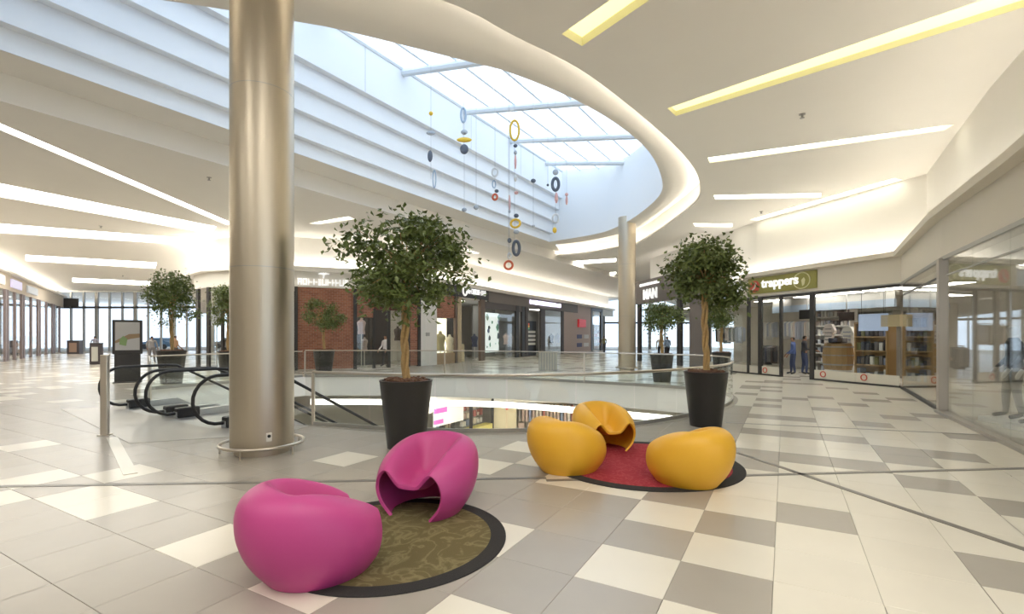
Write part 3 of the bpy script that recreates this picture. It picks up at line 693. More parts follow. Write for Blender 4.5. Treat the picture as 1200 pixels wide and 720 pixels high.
# ------------------------------------------------------------------ rugs and moulded chairs
def rug(c, r, bw, m_in, label):
    t = thing('round_rug', label, 'rug', (c[0], c[1], 0))
    MB().lathe([(r, .001), (r, .007), (r - .005, .009), (r - bw, .009), (r - bw, .001)], 96, (c[0], c[1], 0)).build('border', mat('rug_border', (.028, .026, .025), .9, bump=.4, scale=160), t)
    MB().lathe([(r - bw + .001, .002), (r - bw + .001, .009), (0, .009)], 96, (c[0], c[1], 0)).build('pile', m_in, t)
def rug_mat(name, c1, c2, sc):
    m = mat(name, c1, .95); nt = m.node_tree; b = nt.nodes['Principled BSDF']
    tc = nt.nodes.new('ShaderNodeTexCoord'); n = nt.nodes.new('ShaderNodeTexNoise'); n.inputs['Scale'].default_value = sc; n.inputs['Detail'].default_value = 3; n.inputs['Distortion'].default_value = 1.5
    nt.links.new(tc.outputs['Object'], n.inputs['Vector'])
    r = nt.nodes.new('ShaderNodeValToRGB'); e = r.color_ramp.elements
    e[0].position = .44; e[0].color = (*c1, 1); e[1].position = .56; e[1].color = (*c1, 1); x = e.new(.50); x.color = (*c2, 1)
    nt.links.new(n.outputs['Fac'], r.inputs[0]); nt.links.new(r.outputs[0], b.inputs['Base Color'])
    n2 = nt.nodes.new('ShaderNodeTexNoise'); n2.inputs['Scale'].default_value = 180; nt.links.new(tc.outputs['Object'], n2.inputs['Vector'])
    bp = nt.nodes.new('ShaderNodeBump'); bp.inputs['Strength'].default_value = .6; bp.inputs['Distance'].default_value = .01; nt.links.new(n2.outputs['Fac'], bp.inputs['Height']); nt.links.new(bp.outputs[0], b.inputs['Normal'])
    return m
rug((-.98, 4.0), .93, .125, rug_mat('olive_pile', (.145, .115, .045), (.24, .20, .09), 4.0), 'round olive rug with swirl pattern and black border under the pink chairs')
rug((1.70, 6.38), 1.24, .15, rug_mat('red_pile', (.36, .022, .04), (.44, .06, .07), 6.0), 'round red rug with black border under the yellow chairs')

def chair_mesh():
    # hollow egg, cut open at the front, with a seat trough pressed into its top from back to front
    def sm(q): q = max(0, min(1, q)); return q * q * (3 - 2 * q)
    prof = crom([(.335, 0), (.375, .06), (.418, .13), (.455, .22), (.477, .32), (.480, .41), (.470, .49), (.445, .56), (.40, .615), (.335, .652), (.245, .677), (.13, .69), (.0, .694)], 5)
    NT = 112; rows = []
    for r, z in prof:
        row = []
        for k in range(NT):
            a = 2 * math.pi * k / NT; x = r * math.cos(a) * 1.07 + - .01 - .11 * z; y = r * math.sin(a) * .95
            zz = z * (1 - .30 * sm((x + .38) / .90))
            if z > .40:
                S = (1 - sm((abs(y) - .075) / .19)) * sm((x + .36) / .27); zs = .315 - .05 * sm((x + .1) / .2) + .05 * sm((x - .1) / .3) + .5 * y * y
                zz += (min(zs, zz) - zz) * S
            row.append(Vector((x, y, zz)))
        rows.append(row)
    bm = bmesh.new(); vv = [[bm.verts.new(p) for p in row] for row in rows]
    for a, b in zip(vv, vv[1:]):
        for k in range(NT): bm.faces.new((a[k], a[(k + 1) % NT], b[(k + 1) % NT], b[k]))
    bmesh.ops.remove_doubles(bm, verts=bm.verts, dist=.0008)
    bmesh.ops.recalc_face_normals(bm, faces=bm.faces)
    if sum(f.normal.dot(f.calc_center_median() - Vector((0, 0, .3))) for f in bm.faces) < 0: bmesh.ops.reverse_faces(bm, faces=bm.faces)
    bmesh.ops.bisect_plane(bm, geom=bm.verts[:] + bm.edges[:] + bm.faces[:], plane_co=(.30, 0, .35), plane_no=(1, 0, -.10), clear_outer=True)
    for _ in range(2): bmesh.ops.smooth_vert(bm, verts=[v for v in bm.verts if not v.is_boundary], factor=.5, use_axis_x=True, use_axis_y=True, use_axis_z=True)
    me = bpy.data.meshes.new('chair_shell'); bm.to_mesh(me); bm.free()
    o = bpy.data.objects.new('tmp', me); COL.objects.link(o)
    m1 = o.modifiers.new('s', 'SOLIDIFY'); m1.thickness = .028; m1.offset = -1
    m2 = o.modifiers.new('b', 'BEVEL'); m2.width = .008; m2.segments = 2; m2.limit_method = 'ANGLE'; m2.angle_limit = R_(60)
    dg = bpy.context.evaluated_depsgraph_get(); out = bpy.data.meshes.new_from_object(o.evaluated_get(dg)); bpy.data.objects.remove(o)
    out.polygons.foreach_set('use_smooth', [True] * len(out.polygons)); zmin = min(v.co.z for v in out.vertices)
    for v in out.vertices: v.co.z -= zmin
    return out
CM = chair_mesh()
def chair(x, y, d, mtl, label, s=1.0, z=.003):
    me = CM.copy(); me.materials.clear(); me.materials.append(mtl)
    o = bpy.data.objects.new('lounge_chair', me); COL.objects.link(o); o.location = (x, y, z); o.rotation_euler = (0, 0, math.atan2(d[1], d[0])); o.scale = (s, s, s)
    return tag(o, label, 'chair')
chair(-1.35, 3.46, (.70, .71), pinkm, 'pink moulded lounge chair turned with its back outward at the edge of the olive rug', .975)
chair(-.82, 4.62, (-.38, -.92), pinkm, 'pink moulded lounge chair showing its open front on the olive rug', 1.02)
chair(.72, 6.06, (.8, .6), yelm, 'yellow moulded lounge chair on the left side of the red rug, side on', 1.0)
chair(1.36, 7.12, (.30, -.95), yelm, 'yellow moulded lounge chair showing its open front on the red rug', .98)
chair(1.97, 5.54, (-.55, .83), yelm, 'yellow moulded lounge chair with its rounded back to the open floor', .97)

# ------------------------------------------------------------------ shop fronts
def zat(path, px, y):
    q = path.at(path.hit(px)); return CH - (y - HY) / F * q.y
def part(t, path, side, name, a, b, z0, z1, m, off=0.0, th=.08):
    return MB().strip(path.sub(a, b), z0, z1, th, off, side=side).build(name, m, t)
def shop(path, px, label, name='shop_unit'):
    q = path.at(path.hit(px)); return thing(name, label, 'shop', (q.x, q.y, 0))
def wall_n(path, side, px):
    u = path.hit(px); i = min(int(u), len(path.p) - 2); d = (path.p[i + 1] - path.p[i]).normalized(); n = Vector((-d.y, d.x))
    return path.at(u), (n if n.dot(side) > 0 else -n)
def glyphs(t, path, side, a, b, z0, h, m, off, seed, name='lettering'):   # small unreadable letter strokes along a fascia
    P = path.sub(a, b); Lg = (P[-1] - P[0]).length; d = (P[-1] - P[0]).normalized(); n = vnorm(P, side)[0]; rnd = random.Random(seed); m_ = MB(); x = 0; rz = math.atan2(d.y, d.x)
    while x < Lg - h * .3:
        wd = h * rnd.uniform(.35, .7); c = P[0] + d * (x + wd / 2) + n * off; k = rnd.randrange(4)
        e = d * (wd / 2 - h * .07)
        m_.box((*(c - e), z0 + h / 2), (h * .15, .04, h), rz)
        if k != 1: m_.box((*(c + e), z0 + h / 2), (h * .15, .04, h), rz)
        if k in (0, 2): m_.box((*c, z0 + h * .92), (wd, .04, h * .15), rz)
        if k in (0, 3): m_.box((*c, z0 + h * .1), (wd, .04, h * .15), rz)
        if k in (1, 2): m_.box((*c, z0 + h * .5), (wd, .04, h * .15), rz)
        x += wd + h * .16
    return m_.build(name, m, t)
lett = mat('white_lettering', (.9, .9, .9), .5, emit=.45, emcol=(1, 1, 1))
olive = mat('olive_sign', (.33, .31, .09), .6); taupe = mat('taupe_cladding', (.19, .165, .155), .6); taupe2 = mat('dark_taupe_fascia', (.115, .10, .098), .6)
redm = mat('sticker_red', (.62, .10, .07), .6); credm = mat('cream_print', (.70, .68, .42), .6)
# --- green signed outdoor shop
t = shop(RP, 930, 'outdoor clothes shop front under an olive green sign reading trappers')
zs0, zs1 = 3.46, 4.14
sg = part(t, RP, side_r, 'sign_board', 878, 958, zs0, zs1, olive, .06, .05)
p, n = wall_n(RP, side_r, 915); text_mesh('trappers', .52, lett, facing(p, n, 3.70, .09), 'lettering', t, .02, .012)
p, n = wall_n(RP, side_r, 941); Mf = facing(p, n, 3.80, .075)
MB().tube([Mf @ Vector((.36 * math.cos(a * .2618) , .31 * math.sin(a * .2618), 0)) for a in range(24)], .022, 6, closed=True).build('ring_print', credm, t)
b_ = MB(); b_.add([Mf @ Vector(q) for q in ((-.02, .02, 0), (.1, .12, 0), (.16, .02, 0), (.12, -.16, 0), (.03, -.22, 0))], [(0, 1, 2, 3, 4)]); b_.build('emblem_print', credm, t)
p, n = wall_n(RP, side_r, 886); Mf = facing(p, n, 3.78, .075)
b_ = MB(); b_.add([Mf @ Vector((.27 * math.cos(a * .2618), .25 * math.sin(a * .2618), 0)) for a in range(24)], [tuple(range(24))]); b_.build('round_logo', redm, t)
b_ = MB(); b_.add([Mf @ Vector(q) for q in ((-.16, -.12, .01), (-.02, -.02, .01), (.05, .16, .01), (.12, .14, .01), (.04, -.08, .01), (-.12, -.18, .01))], [tuple(range(6))]); b_.build('logo_stroke', mat('logo_grey', (.55, .5, .42), .6), t)
for a, b in ((876, 878.5), (889, 893), (914, 916.5), (949.5, 954.5), (828.5, 831)):
    part(t, RP, side_r, 'frame', a, b, 0, 3.3, darkf, .04, .1)
for a, b in ((831, 876), (878.5, 889), (893, 914), (954.5, 1003), (1003.5, 1054)):
    part(t, RP, side_r, 'pane', a, b, .38, 3.28, glasss, .0, .015)
    sl = part(t, RP, side_r, 'sill_panel', a, b, .06, .38, mat('sill_cream', (.72, .68, .58), .6), .01, .03)
    part(t, RP, side_r, 'bottom_rail', a, b, 0, .06, darkf, .03, .08)
for px, z in ((897, .22), (965, .24), (1013, .24)):
    p, n = wall_n(RP, side_r, px); Mf = facing(p, n, z, .03)
    b_ = MB(); b_.tube([Mf @ Vector((.10 * math.cos(a * .3927), .10 * math.sin(a * .3927), 0)) for a in range(16)], .018, 5, closed=True); b_.build('round_sticker', redm, t)
part(t, RP, side_r, 'head_rail', 831, 1055, 3.24, 3.32, darkf, .03, .08)
inr = RP.off(-2.6, side_r); inb = RP.off(-5.6, side_r)
# inside it
bul = mat('bulkhead_blue', (.24, .30, .38), .6)
t2 = thing('shop_bulkhead', 'blue grey bulkhead hanging under the ceiling inside the green signed shop', 'bulkhead', (*inr.at(inr.hit(980)), 2.9))
MB().strip(inr.sub(905, 1048), 2.75, 3.05, .12, 0, side=side_r).build('panel', bul, t2); MB().strip(inr.sub(905, 1048), 3.05, 3.41, .05, -.03, side=side_r).build('hanger_panel', gmetal, t2)
def clothes_rail(path, side, a, b, z, cols, n, label, drop=.85):
    P = path.sub(a, b); d = P[-1] - P[0]; q = (P[0] + P[-1]) / 2; rz = math.atan2(d.y, d.x)
    t = thing('clothes_rail', label, 'clothes rail', (q.x, q.y, 0))
    MB().tube([(*P[0], z), (*P[-1], z)], .018, 8).build('rail', chrome, t)
    for e in (P[0], P[-1]): MB().tube([(*e, 0), (*e, z)], .018, 8).build('upright', chrome, t)
    for k in range(n):
        c = P[0] + d * ((k + .5) / n); m_ = MB(); wz = d.length / n * .62; h = drop * random.uniform(.85, 1.1)
        pr = [(-.04, 0), (.04, 0), (.22, -.09), (.20, -h), (-.20, -h), (-.22, -.09)]
        X = Matrix.Rotation(rz, 3, 'Z'); vs = []
        for s in (-wz / 2, wz / 2): vs += [Vector((c.x, c.y, z - .05)) + X @ Vector((s, u, v)) for u, v in pr]
        m_.add(vs, [tuple(range(6)), tuple(range(6, 12))[::-1]] + [(i, (i + 1) % 6, 6 + (i + 1) % 6, 6 + i) for i in range(6)]); m_.build('garment', random.choice(cols), t)
    return t
lightg = [mat('cloth_%d' % k, c, .9) for k, c in enumerate([(.7, .68, .66), (.55, .57, .66), (.75, .66, .62), (.42, .46, .56), (.8, .79, .76)])]
darkg = [mat('cloth_d%d' % k, c, .9) for k, c in enumerate([(.05, .05, .06), (.08, .09, .13), (.12, .1, .09), (.2, .19, .2)])]
clothes_rail(RP.off(-4.6, side_r), side_r, 893, 912, 2.45, lightg, 10, 'high rail of pale shirts behind the left door frame of the green signed shop')
clothes_rail(RP.off(-4.6, side_r), side_r, 918, 960, 2.45, lightg, 16, 'high rail of pale shirts at the back of the green signed shop doorway')
clothes_rail(RP.off(-2.2, side_r), side_r, 894, 912, 1.25, darkg, 8, 'low rail of black garments beside the green signed shop door')
clothes_rail(RP.off(-2.6, side_r), side_r, 842, 870, 2.2, lightg + darkg, 12, 'rail of shirts in the left window of the green signed shop')
clothes_rail(RP.off(-5.3, side_r), side_r, 1004, 1030, 2.3, lightg + darkg[:2], 14, 'rail of shirts far behind the wooden shelf unit')
wood = mat('light_wood', (.46, .30, .14), .6, noise=.15, scale=12, aniso=(1, 1, 6)); 
q = RP.off(-1.0, side_r).at(RP.off(-1.0, side_r).hit(982))
t = thing('barrel_table', 'wooden barrel display table in the window of the green signed shop', 'table', (*q, 0))
for k in range(18):
    a = k * 2 * math.pi / 18; m_ = MB(); rows = []
    for z, r in ((0, .44), (.25, .49), (.5, .51), (.75, .49), (1.0, .44)): rows.append([Vector((q.x + r * math.cos(a + s), q.y + r * math.sin(a + s), z + .38)) for s in (-.165, .165)])
    m_.grid(rows).build('stave', wood, t)
for z in (.55, .9, 1.22): MB().lathe([(.505, z), (.505, z + .05)], 36, (*q, 0)).build('hoop', gmetal, t)
MB().lathe([(0, .37), (.52, .37), (.52, 1.40), (0, 1.40)][2:] + [(.45, 1.36)], 32, (*q, 0)).build('top', wood, t)
MB().lathe([(.44, 0), (.44, .38)], 32, (*q, 0)).build('plinth', inww, t)
for k in range(3): tag(MB().bbox((q.x - .2 + k * .2, q.y, 1.49), (.2, .26, .17), .03, k).build('folded_garment', (darkg + [redm])[k + 1]), ['dark folded garment on the left of the barrel table top', 'brown folded garment in the middle of the barrel table top', 'grey folded garment on the right of the barrel table top'][k], 'garment')
def shelf_unit(path, side, a, b, h, rows, cols, label, frame, goodsm, d=.45):
    P = path.sub(a, b); P = [P[0], P[-1]]; dd = P[1] - P[0]; n = vnorm(P, side)[0]; q = (P[0] + P[1]) / 2; rz = math.atan2(dd.y, dd.x); L = dd.length
    t = thing('shelf_unit', label, 'shelf unit', (*q, 0))
    for e in (-1, 1): MB().box((*(q + dd.normalized() * (L / 2) * e), h / 2), (.05, d, h), rz).build('side', frame, t)
    MB().box((*(q - n * d / 2), h / 2), (L, .03, h), rz).build('back', frame, t)
    for r in range(rows + 1):
        z = .12 + (h - .15) * r / rows; MB().box((*q, z), (L, d, .045), rz).build('shelf', frame, t)
        if r < rows:
            for k in range(cols):
                c = P[0] + dd * ((k + .5) / cols); hh = (h / rows) * random.uniform(.35, .7)
                MB().bbox((*c, z + .0225 + hh / 2), (L / cols * .8, d * .7, hh), .02, rz).build('goods', random.choice(goodsm), t)
    return t
hikeg = darkg + [mat('cloth_w', (.7, .7, .68), .8), gm[6], mat('goods_olive', (.25, .24, .1), .7)]
shelf_unit(RP.off(-1.1, side_r), side_r, 1007, 1044, 2.15, 4, 7, 'wooden shelf unit full of dark hiking goods in the green signed shop window', wood, hikeg)
shelf_unit(RP.off(-4.2, side_r), side_r, 1004, 1050, 2.7, 6, 12, 'tall crowded shelf of blue and dark goods behind the wooden shelf unit', gmetal, hikeg + lightg)
shelf_unit(RP.off(-1.4, side_r), side_r, 1064, 1093, 2.4, 5, 8, 'shelf of tan and blue goods in the corner window between the two right hand shops', wood, hikeg + [mat('goods_tan', (.5, .4, .25), .7), lightg[3]])
for px, y0, y1, wd, m_, lb in ((1023, 368, 388, 1.0, mat('poster_blue', (.42, .52, .72), .5, emit=.25, emcol=(.5, .6, .85)), 'pale blue poster hanging in the green signed shop window'), (1047, 369, 383, .8, mat('poster_tan', (.62, .5, .32), .6), 'tan poster hanging beside the pale blue one')):
    op = RP.off(-.6, side_r); p, n = wall_n(op, side_r, px); z0, z1 = CH - (y1 - HY) / F * p.y, CH - (y0 - HY) / F * p.y
    t = thing('hanging_poster', lb, 'poster', (*p, z0)); MB().box((*p, (z0 + z1) / 2), (wd, .02, z1 - z0), math.atan2(n.y, n.x) + math.pi / 2).build('sheet', m_, t)
    for e in (-.4, .4): MB().tube([(*(p + Vector((-n.y, n.x)) * e * wd), z1), (*(p + Vector((-n.y, n.x)) * e * wd), 3.4)], .006, 5).build('cord', black, t)
def shirt(px, y0, y1, ms, label, path, side, dist):
    op = path.off(-dist, side); p, n = wall_n(op, side, px); z0, z1 = CH - (y1 - HY) / F * p.y, CH - (y0 - HY) / F * p.y; h = z1 - z0; Mf = facing(p, n, z0, 0)
    t = thing('display_shirt', label, 'shirt', (*p, z0))
    ol = [(-.26, 0), (.26, 0), (.25, .55), (.40, .45), (.46, .62), (.24, .98), (.09, 1.0), (-.09, 1.0), (-.24, .98), (-.46, .62), (-.40, .45), (-.25, .55)]
    sc = h * .62; k = len(ol); m_ = MB()
    m_.add([Mf @ Vector((x * sc * 1.3, y * h, -.07)) for x, y in ol] + [Mf @ Vector((x * sc * 1.3, y * h, .07)) for x, y in ol], [tuple(range(k))[::-1], tuple(range(k, 2 * k))] + [(i, (i + 1) % k, k + (i + 1) % k, k + i) for i in range(k)])
    m_.build('body', ms[0], t)
    for s in range(4): 
        b_ = MB(); b_.box((0, 0, 0), (.5 * sc * 1.3, .05 * h, .15)); b_.v = [tuple(Mf @ (Vector(v) + Vector((0, h * (.12 + .2 * s), 0)))) for v in b_.v]; b_.build('stripe', ms[1], t)
    MB().tube([(*p, 0.0), (*p, z0 + .05)], .02, 6).build('stand', chrome, t)
shirt(972, 380, 401, (lightg[2], darkg[3]), 'striped shirt on a stand left of the barrel table', RP, side_r, 1.6)
shirt(994, 383, 406, (lightg[4], gm[6]), 'white and blue striped shirt on a stand right of the barrel table', RP, side_r, 1.7)
shelf_unit(RP.off(-3.4, side_r), side_r, 957, 1000, 2.9, 7, 11, 'tall white shelf of folded clothes behind the barrel table', inww, lightg + darkg)
# --- clear glass shop on the right
t = shop(RP, 1150, 'frameless clear glass shop front with grey floor rail on the right')
for a, b in ((1110, 1139), (1139.5, 1183), (1183.5, 1265), (1266, 1420)): part(t, RP, side_r, 'pane', a, b, .06, 3.3, glasss, 0, .02)
part(t, RP, side_r, 'floor_rail', 1103, 1420, 0, .06, mat('rail_grey', (.40, .37, .33), .5), .12, .24)
part(t, RP, side_r, 'transom', 1110, 1420, 2.92, 2.95, gmetal, .01, .03)
p, n = wall_n(RP, side_r, 1104.5); MB().bbox((*p, 1.66), (.17, .17, 3.32), .01, math.atan2(n.y, n.x)).build('post', mat('post_grey', (.50, .46, .41), .4, .5), t)
t = shop(RP, 1080, 'glass corner window between the green signed shop and the clear glass shop')
part(t, RP, side_r, 'pane', 1058, 1101, .06, 3.3, glasss, 0, .02); part(t, RP, side_r, 'floor_rail', 1057, 1102, 0, .06, darkf, .04, .08); part(t, RP, side_r, 'transom', 1058, 1101, 2.92, 2.97, darkf, .01, .03)
# --- dark grey menswear shop
t = shop(RP, 770, 'dark grey menswear shop front with white letters reading MAN')
part(t, RP, side_r, 'fascia', 749, 826, 3.75, 5.2, taupe, .3, .5)
p, n = wall_n(RP, side_r, 768); text_mesh('MAN', .86, lett, facing(p, n, 3.98, .36), 'lettering', t, .03, .03)
glyphs(t, RP, side_r, 756, 779, 4.82, .17, lett, .36, 3)
for a, b in ((747.5, 751.5), (795, 799.5)): part(t, RP, side_r, 'frame', a, b, 0, 3.8, darkf, .1, .15)
for a, b in ((752, 795), (800, 811)): part(t, RP, side_r, 'pane', a, b, .05, 3.7, glasss, 0, .02)
part(t, RP, side_r, 'pillar', 811, 828.5, 0, 3.8, taupe, .15, .4)
clothes_rail(RP.off(-4, side_r), side_r, 757, 790, 2.2, lightg + [mat('cloth_coral', (.75, .42, .34), .9)], 12, 'rail of pale and coral shirts inside the dark grey menswear shop')
# shop lights, right side
for px, dist, lb in ((905, 2.2, 'light panel over the left part of the green signed shop'), (940, 2, 'light panel over the doorway of the green signed shop'), (985, 2, 'light panel above the barrel table'), (1030, 2.2, 'light panel above the wooden shelf unit'), (775, 2, 'light panel inside the dark grey menswear shop'), (850, 2.5, 'light panel over the left window rail of the green signed shop'), (1150, 3.2, 'light panel inside the clear glass shop')):
    shop_light(RP, px, dist, 3.42, side_r, lb)
# --- corner block shops
brickm = mat('brick_red', (.30, .125, .075), .85, noise=.25, scale=30, obrand=.18); mortar = mat('mortar', (.33, .25, .20), .9)
def brick_mat(rz):
    nm = 'brick_wall_%d' % round(rz * 1000)
    if nm in MATS: return MATS[nm]
    m = mat(nm, (.3, .12, .08), .85); nt = m.node_tree; b = nt.nodes['Principled BSDF']; L = nt.links.new
    tc = nt.nodes.new('ShaderNodeTexCoord'); mp = nt.nodes.new('ShaderNodeMapping'); mp.vector_type = 'POINT'; mp.inputs['Rotation'].default_value = (0, 0, -rz); L(tc.outputs['Object'], mp.inputs[0])
    sx = nt.nodes.new('ShaderNodeSeparateXYZ'); L(mp.outputs[0], sx.inputs[0]); cb = nt.nodes.new('ShaderNodeCombineXYZ'); L(sx.outputs[0], cb.inputs[0]); L(sx.outputs[2], cb.inputs[1])
    bt = nt.nodes.new('ShaderNodeTexBrick'); L(cb.outputs[0], bt.inputs['Vector']); bt.inputs['Scale'].default_value = 1; bt.inputs['Brick Width'].default_value = .24; bt.inputs['Row Height'].default_value = .085; bt.inputs['Mortar Size'].default_value = .007
    bt.inputs['Color1'].default_value = (.36, .145, .085, 1); bt.inputs['Color2'].default_value = (.24, .09, .055, 1); bt.inputs['Mortar'].default_value = (.36, .26, .2, 1)
    L(bt.outputs['Color'], b.inputs['Base Color']); return m
def brick_panel(t, a, b, z0, z1, off=.06, *_):
    P = CP.sub(a, b)
    for s0, s1 in zip(P, P[1:]):
        d = s1 - s0; MB().strip([s0, s1], z0, z1, .2, off - .02, side=cside).build('brick_panel', brick_mat(math.atan2(d.y, d.x)), t)
t = shop(CP, 380, 'red brick shop front with white palm emblem and letters on the fascia')
brick_panel(t, 349, 414, .05, 4.0, .06, .42, 1.15)
glyphs(t, CP, cside, 349, 410, 4.12, .30, lett, .06, 5)
p, n = wall_n(CP, cside, 379); Mf = facing(p, n, 4.55, .06)
b_ = MB(); b_.tube([Mf @ Vector((0, -.08, 0)), Mf @ Vector((.02, .1, 0))], .03, 6)
for a in (20, 60, 100, 140, 165): b_.tube([Mf @ Vector((.02, .1, 0)), Mf @ Vector((.02 + .14 * math.cos(R_(a)), .1 + .11 * math.sin(R_(a)), 0)), Mf @ Vector((.02 + .26 * math.cos(R_(a)), .1 + .08 * math.sin(R_(a)), 0))], .022, 5)
b_.build('palm_emblem', lett, t)
for a, b in ((346, 349), (414, 418), (489, 492)): part(t, CP, cside, 'frame', a, b, 0, 4.02, darkf, .1, .2)
brick_panel(t, 418.5, 438, 2.6, 4.0, .04, .35, 1.0); brick_panel(t, 480, 489, .05, 4.0, .04, .42, 1.0)
part(t, CP, cside, 'brick_header', 438.5, 479.5, 3.0, 4.0, mat('dark_brick_header', (.15, .065, .05), .85, noise=.2, scale=14), .03, .15)
for a, b in ((437, 439.5), (454, 457), (478, 480)): part(t, CP, cside, 'frame', a, b, 0, 3.05, darkf, .06, .12)
for a, b in ((418.5, 437), (457, 478)): part(t, CP, cside, 'pane', a, b, .05, 2.98, glasss, 0, .02)
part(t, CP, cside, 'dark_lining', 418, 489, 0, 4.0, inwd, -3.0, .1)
def bust(px, dist, z0, h, m_, label, path=CP, side=cside, zb=0.0):
    op = path.off(-dist, side); p, n = wall_n(op, side, px); t = thing('display_torso', label, 'mannequin', (*p, zb)); s = h / .75
    prof = [(.145, 0), (.15, .06), (.125, .22), (.15, .38), (.175, .5), (.165, .57), (.10, .63), (.055, .66), (.05, .73), (.03, .75)]
    MB().lathe([(r * s, z * s) for r, z in prof], 20, (*p, z0), sx=1.15, sy=.8).build('torso', m_, t, smooth=50)
    MB().tube([(*p, zb), (*p, z0 + .1)], .025, 8).build('pole', chrome, t); MB().lathe([(.16, 0), (.16, .02), (0, .025)], 20, (*p, zb)).build('base', chrome, t)
whitec = mat('white_cloth', (.82, .80, .80), .9)
bust(423.5, .9, 1.75, .85, mat('blush_cloth', (.78, .62, .58), .9), 'display torso in a pale pink top in the brick shop window'); bust(427, 1.3, .9, .7, mat('taupe_cloth', (.45, .38, .34), .9), 'lower display torso in a beige top in the brick shop window')
bust(466, 1.0, 1.4, .8, darkg[2], 'display torso in a dark top beside the brick shop door')
t = shop(CP, 500, 'white pier between the brick shop and the cream lit window'); part(t, CP, cside, 'pier', 492, 510, 0, 4.0, mat('pier_white', (.72, .70, .66), .7), .12, .4)
p, n = wall_n(CP, cside, 499); MB().box((*(p + n * .13), 1.75), (.35, .03, .2), math.atan2(n.y, n.x) + math.pi / 2).build('notice', gmetal, t)
t = shop(CP, 522, 'cream lit display window below a small brick panel')
brick_panel(t, 511, 532, 2.75, 4.2, .04, .36, 1.0); part(t, CP, cside, 'lit_window_back', 510, 536, .6, 2.75, mat('lit_cream', (.8, .74, .58), .6, emit=1.1, emcol=(1, .93, .75)), -.8, .1)
part(t, CP, cside, 'sill', 510, 537, 0, .62, mat('sill_tan', (.40, .28, .17), .6), .03, .8); part(t, CP, cside, 'frame', 532.5, 535, 0, 4.2, mat('frame_brown', (.16, .11, .08), .5), .08, .15); part(t, CP, cside, 'pane', 510, 532, .62, 2.75, glasss, 0, .02)
bust(516, .35, .75, 1.2, mat('gold_item', (.4, .36, .2), .6), 'tall gold display form in the cream lit window', zb=.621); bust(527, .35, .75, 1.0, mat('ivory_item', (.75, .70, .55), .6), 'ivory display form in the cream lit window', zb=.621)
t = shop(CP, 550, 'black fronted shop with white logo letters beside the cream lit window')
part(t, CP, cside, 'fascia', 507, 571, 4.1, 4.85, darkf, .12, .4); glyphs(t, CP, cside, 546, 568, 4.36, .34, lett, .16, 9)
p, n = wall_n(CP, cside, 542.5); Mf = facing(p, n, 4.5, .15); MB().tube([Mf @ Vector((.24 * math.cos(a * .3927), .28 * math.sin(a * .3927), 0)) for a in range(16)], .06, 5, closed=True).build('round_logo', lett, t)
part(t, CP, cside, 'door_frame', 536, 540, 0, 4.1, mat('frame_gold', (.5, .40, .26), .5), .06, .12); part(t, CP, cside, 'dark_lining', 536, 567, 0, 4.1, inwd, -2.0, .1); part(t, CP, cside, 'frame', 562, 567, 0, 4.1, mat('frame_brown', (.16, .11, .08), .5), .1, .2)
part(t, CP, cside, 'counter', 540, 552, 0, 1.1, mat('counter_cream', (.72, .62, .40), .6), -.5, .6)
bust(556, .9, .9, .9, darkg[1], 'dark display torso in the black fronted shop')
t = shop(CP, 590, 'grey fronted shop window with a tall white illustrated poster')
part(t, CP, cside, 'fascia', 571, 616, 4.0, 4.9, taupe, .1, .4); part(t, CP, cside, 'head_panel', 568, 613, 3.55, 4.0, taupe2, .05, .2)
ps = part(t, CP, cside, 'poster', 569, 588, .5, 3.3, mat('poster_white', (.85, .87, .86), .5, emit=.5, emcol=(.9, 1, .97)), -.25, .04)
rnd = random.Random(4); pcs = [mat('ink_%d' % k, c, .6) for k, c in enumerate([(.18, .42, .32), (.12, .13, .18), (.3, .33, .5), (.55, .7, .6)])]
for k in range(16):
    px = rnd.uniform(570.5, 586); op = CP.off(-.24, cside); p, n = wall_n(op, cside, px); Mf = facing(p, n, rnd.uniform(.8, 3.1), .012); r = rnd.uniform(.08, .3)
    b_ = MB(); b_.add([Mf @ Vector((r * rnd.uniform(.5, 1) * math.cos(a * .785), r * rnd.uniform(.6, 1.2) * math.sin(a * .785), 0)) for a in range(8)], [tuple(range(8))]); b_.build('print', pcs[k % 4], ps)
part(t, CP, cside, 'pane', 568, 604, .05, 3.55, glasss, 0, .02)
for a, b in ((604, 607), (611, 614)): part(t, CP, cside, 'frame', a, b, 0, 4.0, darkf, .08, .15)
bust(593, .8, 1.0, .9, gm[3], 'display torso in a dusky top right of the tall white poster'); bust(599, 1.0, 1.0, .9, gm[2], 'display torso in a grey top at the right end of the poster window')
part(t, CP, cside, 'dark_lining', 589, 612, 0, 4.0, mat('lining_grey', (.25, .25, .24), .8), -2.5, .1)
t = shop(CP, 640, 'dark shop front with lavender lit lettering')
part(t, CP, cside, 'fascia', 616, 676, 3.95, 4.8, taupe, .1, .4); glyphs(t, CP, cside, 619, 655, 4.25, .34, mat('lavender_lettering', (.8, .76, .95), .5, emit=1.6, emcol=(.86, .82, 1)), .16, 13)
for a, b in ((615, 618), (633, 638), (658, 660)): part(t, CP, cside, 'frame', a, b, 0, 3.95, taupe2, .08, .15)
part(t, CP, cside, 'pane', 638, 658, .05, 3.9, glasss, 0, .02)
kk = part(t, CP, cside, 'display_board', 620.5, 632, 0, 2.9, black, -.3, .1)
for r, c in enumerate([(.65, .1, .05), (.75, .45, .1), (.15, .45, .2)]): part(t, CP, cside, 'colour_chip', 621, 624, 2.55 - r * .18, 2.7 - r * .18, mat('chip_%d' % r, c, .5, emit=.3, emcol=c), -.28, .05)
for r in range(4): part(t, CP, cside, 'white_print', 621.5, 631, .9 + .33 * r, 1.1 + .33 * r, inww, -.28, .05)
part(t, CP, cside, 'dark_lining', 638, 659, 0, 3.95, mat('lining_grey', (.25, .25, .24), .8), -2.5, .1)
